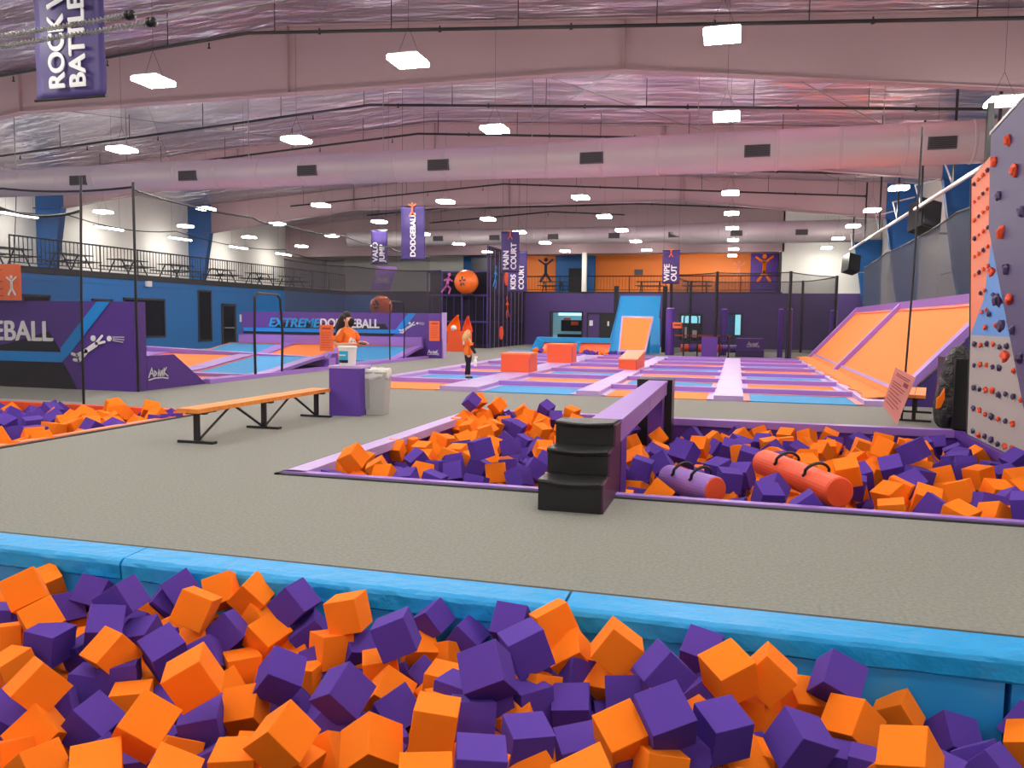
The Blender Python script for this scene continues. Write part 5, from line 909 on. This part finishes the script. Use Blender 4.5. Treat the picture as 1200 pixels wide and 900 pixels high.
for a,b in ((-21.5,-16.1),(-16.08,-12.34)):
    za, zb = .60+(a+19.5)*-.032, .60+(b+19.5)*-.032
    obj('rail_pad', pr([(a,22.86,za-.3),(b,22.86,zb-.26),(b,22.86,zb),(a,22.86,za)], (0,.42,0)), M['lav'], t, bevel=.05, seg=3)
obj('rail_base', bx((-21.5,22.92,0),(-12.4,23.2,.3)), M['dpur'], t)
obj('end_pad', pr([(-12.5,22.6,0),(-12.5,22.6,.12),(-12.5,23.1,.5),(-12.5,23.5,.5),(-12.5,23.5,0)], (.14,0,0)), M['pur'], t, bevel=.015)
# far court
parB = (28.4,31.2,.42)
for x0,x1,c,l in ((-21.6,-19.1,'b','blue sloping trampoline at the left below the far banner wall'),(-18.3,-16.1,'o','orange sloping trampoline below the far banner wall'),(-15.2,-12.95,'b','blue sloping trampoline at the right below the far banner wall')):
    t = thing('court_slope_trampoline', l, 'trampoline')
    slopepanel(x0,x1,27.6,31.15,parB,.05,M[c+'bed'],'bed',t)
    slopepanel(x0-.09,x0,27.6,31.15,parB,.065,M['sign'],'border_strip',t); slopepanel(x1,x1+.09,27.6,31.15,parB,.065,M['sign'],'border_strip',t)
    obj('border_strip', bx((x0-.1,31.05,.47),(x1+.1,31.16,.5)), M['sign'], t)
for x0,x1,l in ((-19,-18.4,'lavender slope pad right of the left blue far trampoline'),(-16.0,-15.3,'lavender slope pad between the orange and the right blue far trampoline'),(-12.85,-12.5,'lavender slope pad at the right border of the far ball court')):
    t = thing('slope_pad', l, 'padding')
    for k in range(3):
        a = 23.5+k*2.56; slopepanel(x0,x1,a,a+2.54,parB,.11,M['lav'],'pad_section',t)
for x0,x1,c,l in ((-19,-16,'o','flat orange trampoline beyond the divider rail'),(-15.2,-12.95,'b','flat blue trampoline beyond the divider rail')):
    t = thing('court_trampoline', l, 'trampoline'); obj('bed', bx((x0,23.7,.02),(x1,27.3,.04)), M[c+'bed'], t)
t = thing('edge_pad', 'low lavender pad along the carpet edge of the far ball court', 'padding')
obj('pad', bx((-12.5,23.5,.0),(-12.3,31.3,.1)), M['lav'], t, bevel=.03)
t = thing('padded_court_wall', 'far purple banner wall with cyan and white lettering behind the ball courts', 'padded wall')
obj('wall_body', bx((-21.3,31.45,0),(-11.75,31.75,1.87)), mat('violet_wrinkled_vinyl', (96,62,150), .45, bump=(2.2,.6,(1,1,1),.05)), t, bevel=.03, seg=2)
obj('ledge_pad', bx((-21.3,31.2,.45),(-12.6,31.46,.86)), M['lav'], t, bevel=.04)
F = 31.442
fl([(-21.2,.9),(-14.0,.9),(-13.9,1.0),(-21.2,1.0)], M['navy'], 'black_print', F); fl([(-21.2,1.0),(-14.0,1.0),(-13.85,1.16),(-21.2,1.16)], M['stripe'], 'blue_stripe', F)
fl([(-14.0,1.0),(-13.3,1.86),(-12.95,1.86),(-13.65,1.0)], M['stripe'], 'blue_stripe', F)
fl([(-19.6,1.17),(-14.2,1.17),(-14.35,1.4),(-19.8,1.4)], M['navy'], 'black_print', F-.001)
text('EXTREME', .54, (-19.95,F-.01,1.22), WALL, M['cyan'], t, shear=.25, bold=.03, sx=1.1)
text('DODGEBALL', .54, (-17.42,F-.01,1.22), WALL, M['letter'], t, bold=.03, sx=.9)
figure('dive', (-13.3,F-.01,1.22), .75, M['letter'], t)
obj('end_wedge', pr([(-12.75,31.4,.0),(-11.75,31.4,.0),(-11.75,31.4,.8),(-12.3,31.4,.8)], (0,.05,0)), M['pur'], t)
logo((-12.15,31.38,.2), .5, M['letter'], t)
obj('edge_trim', bx((-11.78,31.4,0),(-11.7,31.78,1.9)), M['lav2'], t)
for x0,x1,y,z0,z1,l in ((-12.32,-11.86,31.36,.72,1.55,'orange rules sign on the right end of the far banner wall'),(-12.36,-11.9,22.3,.62,1.42,'orange rules sign on the net behind the masked woman')):
    t = thing('rules_sign', l, 'sign')
    obj('board', bx((x0,y,z0),(x1,y+.015,z1)), M['sign'], t)
    bm = B(); box(bm, (x0+.08,y-.004,z1-.14), (x1-.08,y,z1-.08))
    for k in range(7): box(bm, (x0+.06,y-.004,z1-.25-k*.075), (x1-.06-.03*(k%3),y,z1-.235-k*.075))
    obj('printed_lines', bm, mat('red_print', (190,60,40), .5), t)

# nets round the ball courts
net('thin black net along the right border of the ball courts with two doorways', [(-12.4,14.5,0,4.3),(-12.4,18.9,0,4.25)], M['net'], posts=[(-12.4,14.5,0,4.45,.028)])
net('thin black net between the two net doorways of the ball courts', [(-12.4,20.2,0,4.25),(-12.4,24,0,4.3),(-12.4,27.6,0,4.25)], M['net'])
net('thin black net at the far end beside the ball courts', [(-12.4,28.9,0,4.25),(-12.4,31.6,0,4.2)], M['net'])
net('strip of net above the first net doorway', [(-12.4,18.9,2.3,4.25),(-12.4,20.2,2.3,4.25)], M['net'])
net('strip of net above the second net doorway', [(-12.4,27.6,2.3,4.25),(-12.4,28.9,2.3,4.25)], M['net'])
for y0,y1,z,l in ((18.9,20.2,2.28,'black arched doorway frame in the net of the near ball court'),(27.6,28.9,2.28,'black doorway frame in the net of the far ball court')):
    t = thing('net_doorway', l, 'doorway')
    r = .035 if y0 < 20 else .025
    obj('arch_frame', tb([(-12.4,y0,0),(-12.4,y0-.02,z*.5),(-12.4,y0+.02,z-.12),(-12.4,y0+.14,z),(-12.4,y1-.2,z-.02),(-12.4,y1-.05,z-.14),(-12.4,y1+.06,z*.5),(-12.4,y1,0)], r, 8), M['steel'], t)
net('faint net above the near purple court wall', [(-24,14.6,1.9,4.3),(-19.5,14.6,1.9,4.35),(-16,14.6,1.9,4.45),(-12.4,14.5,1.9,4.35)], mat('faint_net_b', (50,48,52), .9, trans=.9))
net('dark net hanging from the post at the far edge of the left foam pit', [(-16.5,12.0,.05,3.8),(-13.2,12.0,.05,3.6),(-11.42,12.0,.05,3.5)], M['netf'], sag=.12)
net('dark net hanging above the far banner wall', [(-19.4,31.9,1.85,4.2),(-16,31.9,1.85,3.85),(-12.0,31.9,1.85,3.65)], M['netb'])
net('fine black net hung along the left mezzanine railing', [(-25.85,14,3.4,5.7),(-25.85,20,3.4,5.7),(-25.85,26.6,3.4,5.6),(-25.85,33,3.4,5.65),(-25.85,42.5,3.4,5.6),(-25.85,50,3.4,5.5)], mat('faint_net', (50,48,52), .9, trans=.93), sag=.25)
tag(obj('net_post', tb([(-11.44,11.98,0.0),(-11.42,11.98,2.0),(-11.35,11.98,4.1)], .022, 8), M['steel']), 'thin black net post at the far edge of the left foam pit', 'post')

# ------------------------------------------------------------------ left mezzanine: railing and picnic tables
def railing(label, a, b, z, h, step, posts, m=M['steel'], th=.018):
    t = thing('railing', label, 'railing'); a = Vector(a+(z,)); b = Vector(b+(z,)); d = b-a; L = d.length; d.normalize()
    obj('top_rail', tb([a+Vector((0,0,h)),b+Vector((0,0,h))], .035, 6), m, t); obj('bottom_rail', tb([a+Vector((0,0,.12)),b+Vector((0,0,.12))], .02, 6), m, t)
    for k in range(posts+1): p = a+d*(L*k/posts); obj('post', tb([p,p+Vector((0,0,h))], .03, 6), m, t)
    n = int(L/step); me = None; far = B(); nf = 0
    for k in range(1,n):
        p = a+d*(L*k/n)
        if k <= 98:
            if me is None: o = obj('baluster', tb([(0,0,.12),(0,0,h)], th/2, 4), m, t); me = o
            else: o = me.copy(); COL.objects.link(o)
            o.location = p
        else: tube(far, [p+Vector((0,0,.12)),p+Vector((0,0,h))], th/2, 4); nf += 1
    if nf: o = obj('balusters', far, m, t); o['kind'] = 'stuff'
    else: far.free()
railing('black steel railing along the left mezzanine above the blue wall', (-26.05,24.0), (-26.05,50.5), 3.46, 1.1, .2, 12, th=.03)
def picnic(label, loc, rz):
    t = thing('picnic_table', label, 'table', loc, rz, 'picnic tables on the upper floors')
    obj('table_top', bx((-.38,-.92,.72),(.38,.92,.76)), M['steel'], t, bevel=.01)
    for s in (-1,1): obj('seat', bx((s*.68-.13,-.92,.43),(s*.68+.13,.92,.47)), M['steel'], t, bevel=.01)
    for s in (-.6,.6):
        bm = B(); tube(bm, [(-.68,s,.43),(.68,s,.43)], .03, 6); tube(bm, [(-.6,s,.02),(-.2,s,.72)], .03, 6); tube(bm, [(.6,s,.02),(.2,s,.72)], .03, 6)
        obj('leg_frame', bm, M['steel'], t)
    return t
pt = picnic('black picnic table on the left mezzanine, first from the camera', (-27.6,25.2,3.46), 0)
for k, y in enumerate((28.4,31.8,35.2,38.8,42.6,46.2)): dup(pt, (-27.6,y,3.46), 0, 'black picnic table on the left mezzanine, %s from the camera' % ORD[k+1])
for x, l in ((-12.2,'dark picnic table behind the back railing beside the blue wall'),(-5.6,'dark folded table behind the back railing above the blue ramp'),(-2.6,'dark table behind the back railing near the last purple banner')):
    dup(pt, (x,54,3.5), PI/2, l)
railing('thin dark railing of the upper floor above the purple back wall', (-13.6,52.1), (2.4,52.1), 3.5, 1.0, .2, 7, th=.02)

# ------------------------------------------------------------------ hanging banners
def banner(label, x0, x1, y, z0, z1, lines, sz, tops=None, fig=True, lx=None):
    t = thing('hanging_banner', label, 'banner', (0,0,0), 0, 'purple banners hanging from the roof')
    def fn(u,v): return (x0+(x1-x0)*u, y+.02*math.sin(u*7+v*5)+.012*math.sin(v*17), z0+(z1-z0)*v)
    obj('banner_cloth', sheet(fn, 10, 20, thv=(0,.012,0)), M['bancloth'], t, smooth=True)
    for z in (z0,z1): obj('hem_rod', tb([(x0-.02,y,z),(x1+.02,y,z)], .018, 6), M['steel'], t)
    for x in (x0+.05,x1-.05): obj('hanging_wire', tb([(x,y,z1),(x,y,zr(x)-.02)], .006, 4), M['steel'], t)
    w = x1-x0
    for k, s in enumerate(lines):
        text(s, sz, (x0+w*(lx[k] if lx else (k+1)/(len(lines)+.35)), y-.04, z0+.06*w+.05), UPW, M['letter'], t, bold=.028, sx=.95)
    if fig: figure('star', ((x0+x1)/2, y-.05, z1-.22*w), .5*w, M['sign'], t)
M['bancloth'] = mat('banner_cloth', (68,52,118), .55, bump=(2,.3))
banner('large purple banner with two lines of upright white capitals at the upper left', -9.22, -8.1, 9.0, 4.52, 6.9, ['ROCK WALL','BATTLE'], .36, fig=False, lx=(.46,.76))
banner('small purple banner with two short lines left of the tall purple banner', -16.2, -15.4, 34, 4.1, 5.62, ['VALO','JUMP'], .36, fig=False, lx=(.42,.84))
banner('tall purple banner with one line of upright white capitals and an orange figure', -10.83, -9.98, 25, 3.57, 5.32, ['DODGEBALL'], .26, lx=(.62,))
banner('purple banner with two upright lines hanging in front of another banner', -9.72, -8.92, 33, 3.65, 5.32, ['MAIN','COURT'], .34, lx=(.42,.84))
banner('purple banner partly hidden behind another one beside the play frame', -10.1, -9.2, 35.4, 2.9, 4.7, ['KIDS','COURT'], .34, fig=False, lx=(.42,.84))
banner('purple banner with two upright lines above the cage in the back', -3.24, -2.5, 36, 3.3, 4.72, ['WIPE','OUT'], .34, lx=(.42,.84))
t = thing('slanted_banner', 'small slanted purple banner with a white logo behind the ball court net', 'banner')
obj('banner_cloth', pr([(-15.25,32.6,3.88),(-14.3,32.6,3.88),(-14.65,32.6,2.85),(-15.55,32.6,2.85)], (0,.015,0)), M['lav'], t)
logo((-14.95,32.58,3.25), .6, M['letter'], t)
for x in (-15.2,-14.35): obj('hanging_wire', tb([(x,32.6,3.88),(x,32.6,zr(x)-.02)], .006, 4), M['steel'], t)

# ------------------------------------------------------------------ cables near the camera
for k,(zo,xe,yo,l) in enumerate(((.008,-4.3,0,'upper'),(-.065,-4.12,.0,'lower'))):
    t = thing('steel_cable', '%s of two slanting steel cables with a coiled sleeve at the top left' % l, 'cable')
    zc = lambda x: 3.73+.048*(x+5.44)+zo
    obj('cable_core', tb([(x,5+yo,zc(x)) for x in (-8.5,-5,-2,1.5)], .006, 6), M['wire'], t)
    pts = []; n = 520
    for i in range(n+1):
        x = -7.2+(xe+7.2)*i/n; a = i*PI/3; pts.append((x,5+yo+.015*math.cos(a),zc(x)+.015*math.sin(a)))
    obj('coiled_sleeve', tb(pts, .0055, 4), M['wire'], t)
    obj('clamp', lathe([(.015,-.03),(.034,-.02),(.034,.0),(.02,.005),(.034,.01),(.034,.03),(.012,.04)], 12, (xe+.03,5+yo,zc(xe)), 'x'), M['steel'], t)

# ------------------------------------------------------------------ play frame at the back
t = thing('play_frame', 'three storey dark net play frame with purple bars at the back', 'play structure')
fx0, fx1, fy0, fy1 = -17.2, -13.6, 43.5, 51.4
lv = [0,1.5,3.0,4.3,5.75]
def pb(a,b,r=.045): obj('bar', tb([a,b], r, 6), M['dpur'] if r > .04 else M['steel'], t)
for x in (fx0,-16.3,-15.1,fx1): pb((x,fy0,0),(x,fy0,5.75 if x == fx1 else 4.3))
for y in (45.1,46.7,48.3,49.9,fy1): pb((fx1,y,0),(fx1,y,5.7))
for z in lv[1:4]: pb((fx0,fy0,z),(fx1,fy0,z))
for z in lv[1:]: pb((fx1,fy0,z),(fx1,fy1,z))
obj('deck', bx((fx0,fy0,1.42),(fx1,fy1,1.5), (fx0,fy0,2.92),(fx1,fy1,3.0)), M['plum'], t)
obj('back_sheet', bx((fx0,fy1,0),(fx1-.1,fy1+.05,5.7), (fx0+.05,fy0+3,0),(fx0+.1,fy1,4.3)), M['dark'], t)
obj('front_net', bx((fx0,fy0+.05,0),(fx1,fy0+.06,3.0)), M['netp'], t); obj('side_net', bx((fx1+.05,fy0,0),(fx1+.06,fy1,5.7)), M['netp'], t)
obj('front_net', bx((fx0,fy0+.4,3.0),(fx1,fy0+.41,4.3)), M['netp'], t)
for k in range(9): obj('net_cord', tb([(fx1+.08,fy0+.3+k*.88,0),(fx1+.08,fy0+.3+k*.88,5.6)], .014, 4), M['lav'], t)
for k in range(8): obj('net_cord', tb([(fx0+.3+k*.44,fy0-.02,0),(fx0+.3+k*.44,fy0-.02,2.95)], .014, 4), M['dpur'], t)
figure('run', (-15.95,fy0-.1,3.5), 1.15, M['pinkm'], t, name='pink_cutout')
figure('run', (-13.48,44.6,3.9), 1.3, M['stripe'], t, ux=(0,1,0), nrm=(1,0,0), name='blue_cutout')
figure('run', (-13.48,47.2,2.2), 1.3, M['ored'], t, ux=(0,-1,0), nrm=(1,0,0), name='red_cutout')
figure('run', (-13.48,50.2,3.7), 1.0, M['ored'], t, ux=(0,-1,0), nrm=(1,0,0), name='red_cutout')
obj('round_window', lathe([(.01,0),(.42,0),(.42,.06),(.01,.06)], 20, (-13.5,46.9,4.1), 'x'), M['ored'], t)
obj('round_window', lathe([(.01,0),(.4,0),(.4,.06),(.01,.06)], 20, (-13.5,45.9,.85), 'x'), M['ored'], t)
for x,y,z,r,l,b in ((-14.75,43.2,3.72,.68,'big shiny orange ball with a dark emblem on top of the play frame',0),(-15.25,33,2.15,.5,'shiny orange ball with a dark emblem behind the far banner wall',1)):
    t = thing('display_ball', l, 'ball')
    obj('ball', sph(B(), (x,y,z), r, u=32, v=20), M['ball'], t, smooth=True)
    em = B()
    for k in range(5):
        a = .4+k*1.25; tube(em, [(x+dx,y-math.sqrt(max(.01,(r*1.01)**2-dx*dx-dz*dz)),z+dz) for dx,dz in ((r*.1*math.cos(a)*q,r*.15*math.sin(a)*q+(.0 if not b else .05)) for q in (1,2,2.6))], .05, 6)
    obj('emblem', em, M['plum'], t)
    if b: obj('ball_stand', bx((x-.3,y-.3,0),(x+.3,y+.3,z-r+.03)), M['plum'], t)
    else: obj('ball_stand', bx((x-.3,y-.1,3.0),(x+.3,y+.3,3.08)), M['plum'], t)
t = thing('orange_slide_block', 'orange padded play block with two curved fins in front of the play frame', 'play block')
obj('block', bx((-14.1,38.4,0),(-13.1,39.3,1.02)), M['ovin'], t, bevel=.03)
obj('low_step', bx((-14.75,38.6,0),(-14.1,39.2,.38)), M['ored'], t, bevel=.02)
def fin(x0, h, w, lean): return sheet(lambda u,v: (x0+w*(u-.5)*(1-v**1.6)+lean*v, 38.7+.25*math.sin(u*PI), 1.0+h*v), 10, 10, thv=(0,.06,0))
obj('curved_fin', fin(-13.95,.85,.8,.25), M['ofoam'], t, smooth=True); obj('curved_fin', fin(-13.15,.8,.55,.0), M['ovin'], t, smooth=True)
obj('white_dome', sph(B(), (-13.75,38.35,1.18), .15), M['pail'], t, smooth=True)

# ------------------------------------------------------------------ ramps at the back of the court
t = thing('orange_ramp', 'steep orange trampoline ramp with a pale frame at the end of the court', 'ramp')
q = [Vector(p) for p in ((-5.36,37.9,.2),(-4.08,37.9,.2),(-4.06,41,1.88),(-5.66,41,1.88))]
cc = sum(q, Vector())/4; nn = (q[1]-q[0]).cross(q[2]-q[0]).normalized()
obj('frame', pr(q, -nn*.12), M['lav2'], t, bevel=.02)
obj('bed', pr([cc+(p-cc)*.9+nn*.012 for p in q], -nn*.02), M['obed'], t)
obj('support', bx((-5.5,40.7,0),(-5.3,40.9,1.75)), M['blue2'], t); obj('support', bx((-4.4,40.7,0),(-4.2,40.9,1.75)), M['blue2'], t)
t = thing('blue_ramp', 'tall bright blue padded ramp wall rising behind the orange ramp', 'ramp')
obj('upper_panel', pr([(-6.1,42.6,1.8),(-3.95,42.6,1.8),(-3.95,43.4,2.98),(-6.1,43.4,2.98)], (0,.15,0)), M['blue'], t, bevel=.02)
obj('lower_panel', pr([(-6.4,41.4,.0),(-3.75,41.4,.0),(-3.9,42.6,1.8),(-6.15,42.6,1.8)], (0,.15,0)), M['blue'], t, bevel=.02)
obj('side_panel', pr([(-6.45,41.3,0),(-6.15,42.6,1.8),(-6.1,43.4,2.98),(-6.75,43.4,0)], (.05,0,0)), M['blue2'], t)
for x in (-6.3,-3.72): obj('steel_post', bx((x-.12,43.3,0),(x+.12,43.5,3.5)), M['dark'], t)
t = thing('blue_bench_wall', 'low bright blue padded wall with orange panels behind the foam heap', 'padding')
obj('blue_bar', bx((-9.3,37.9,.58),(-5.7,38.3,.82)), M['blue'], t, bevel=.04)
obj('blue_end', pr([(-9.7,37.8,0),(-9.2,37.8,0),(-8.95,37.8,.6),(-9.3,37.8,.8)], (0,.4,0)), M['blue'], t, bevel=.02)
obj('blue_mat', bx((-10.6,36.9,0),(-9.3,38.3,.14)), M['blue'], t, bevel=.02)
for a,b in ((-8.95,-7.4),(-7.15,-5.75)): obj('orange_panel', pr([(a,37.3,.12),(b,37.3,.12),(b,38.0,.58),(a,38.0,.58)], (0,.06,0)), M['ovin'], t, bevel=.02)
obj('blue_post', bx((-7.4,37.6,.1),(-7.15,38.1,.6)), M['blue'], t, bevel=.02)

# ------------------------------------------------------------------ cage with the sweeping arm
P1,P2,P3_,P4,P5,P6 = (-3.15,40.0),(-.95,38.4),(2.25,38.4),(4.6,42.2),(3.4,47),(-2.6,47)
cg = [P1,P2,P3_,P4,P5,P6,P1]
net('tall hexagonal black net cage round the sweeping arm game', [(x,y,0,3.9) for x,y in cg], M['netm'], sag=.04, posts=[(x,y,0,3.95,.07) for x,y in cg[:-1]], nm='net_cage')
for (x,y),w,l in ((P1,.22,'padded purple post at the left corner of the net cage'),((-.62,41.2),.16,'padded purple post inside the net cage behind the doorway'),((1.98,40.2),.13,'padded purple post left of the front right cage corner'),((2.27,38.6),.14,'dark padded post at the front right cage corner'),((4.55,42.4),.18,'padded purple post at the right corner of the net cage')):
    t = thing('padded_post', l, 'post'); obj('pad', tb([(x,y,0),(x,y,2.25)], w, 12), M['dpur'] if 'dark' in l else M['pur'], t); obj('pad_cap', tb([(x,y,2.25),(x,y,2.3)], [w*.95,w*.6], 12), M['lav'], t)
t = thing('sweeping_tube', 'inflatable sweeping arm striped purple and orange inside the net cage', 'game arm')
x = -2.6; k = 0
while x < .1:
    obj('arm_section', tb([(x,39.9,.36),(x+.02,39.9,.36),(x+.36,39.9,.38),(x+.38,39.9,.38)], [.17,.19,.19,.17], 14), (M['ored'] if k % 2 == 0 and x < -.7 else M['pur']), t); x += .38; k += 1
t = thing('sweeping_game_machine', 'purple box base of the sweeping arm with a white logo', 'game base')
obj('upper_box', bx((.0,39.5,.3),(1.22,40.5,.88)), M['pur'], t, bevel=.04); obj('lower_box', bx((-.05,39.45,0),(1.25,40.55,.32)), M['dpur'], t, bevel=.04)
logo((.75,39.48,.55), .55, M['letter'], t)
t = thing('padded_box', 'upright purple padded box before the net cage', 'box'); obj('box_body', bx((-1.55,38.0,0),(-.85,38.35,.95)), M['pur'], t, bevel=.04)
for x0,x1,z,y,l in ((-2.42,-1.78,1.95,38.9,'tall black arched gate at the entrance of the net cage'),(-.75,-.35,1.05,38.1,'low black rail gate beside the purple padded box')):
    t = thing('cage_gate', l, 'gate')
    obj('gate_frame', tb([(x0,y,0),(x0,y,z-.1),(x0+.1,y,z),(x1-.1,y,z),(x1,y,z-.1),(x1,y,0)], .035, 8), M['steel'], t)
    obj('cross_bar', tb([(x0,y,.75),(x1,y,.75)], .025, 6), M['steel'], t)
t = thing('orange_sign', 'small orange sign on the left padded cage post', 'sign'); obj('board', bx((-3.0,39.6,1.32),(-2.55,39.63,1.6)), M['sign'], t)
obj('printed_lines', bx((-2.93,39.59,1.44),(-2.62,39.6,1.5)), M['navy'], t)
f = struct('window_8', bx((-3.55,51.9,.5),(-2.1,52.0,2.15)), M['dark'])
obj('lit_pane', bx((-3.4,51.88,1.55),(-2.95,51.9,2.0), (-2.85,51.88,1.55),(-2.25,51.9,2.0)), bpy.data.materials['lit_window'], f)
obj('shelf_goods', bx((-3.3,51.85,.6),(-3.05,51.9,1.3), (-2.7,51.85,.65),(-2.4,51.9,1.1)), M['hous'], f)
obj('red_bar', bx((-4.0,51.6,.72),(-.3,51.7,.82)), M['ored'], f)
# murals on the upper back wall
def mural(label, f):
    t = thing('wall_mural', label, 'mural'); f(t)
mural('dark jumping figure painted on the left part of the orange upper wall', lambda t: figure('star', (-13.7,58.18,5.0), 1.7, M['plum'], t))
mural('small pale figure painted on the right part of the orange upper wall', lambda t: figure('star', (.0,58.18,5.0), 1.2, M['oclim'], t))
mural('small grey sign painted on the middle of the orange upper wall', lambda t: obj('sign_panel', bx((-7.2,58.16,4.9),(-6.6,58.2,5.3)), M['grille'], t))
def big(t):
    obj('purple_panel', bx((.75,58.0,3.5),(2.55,58.16,6.35)), M['pur'], t); figure('star', (1.65,57.98,5.0), 1.8, M['ofoam'], t)
mural('orange jumping figure on a purple panel at the right end of the upper wall', big)
t = thing('strip_light', 'long white strip light under the ceiling of the upper floor', 'ceiling light'); obj('lit_tube', bx((-6.2,54,6.27),(-4.6,54.15,6.345)), M['lens'], t)
for x, l in ((-15.2,'left'),(-1.6,'right')):
    dup(t, (x+5.4,0,0), 0, 'white strip light under the upper floor ceiling, further %s' % l)
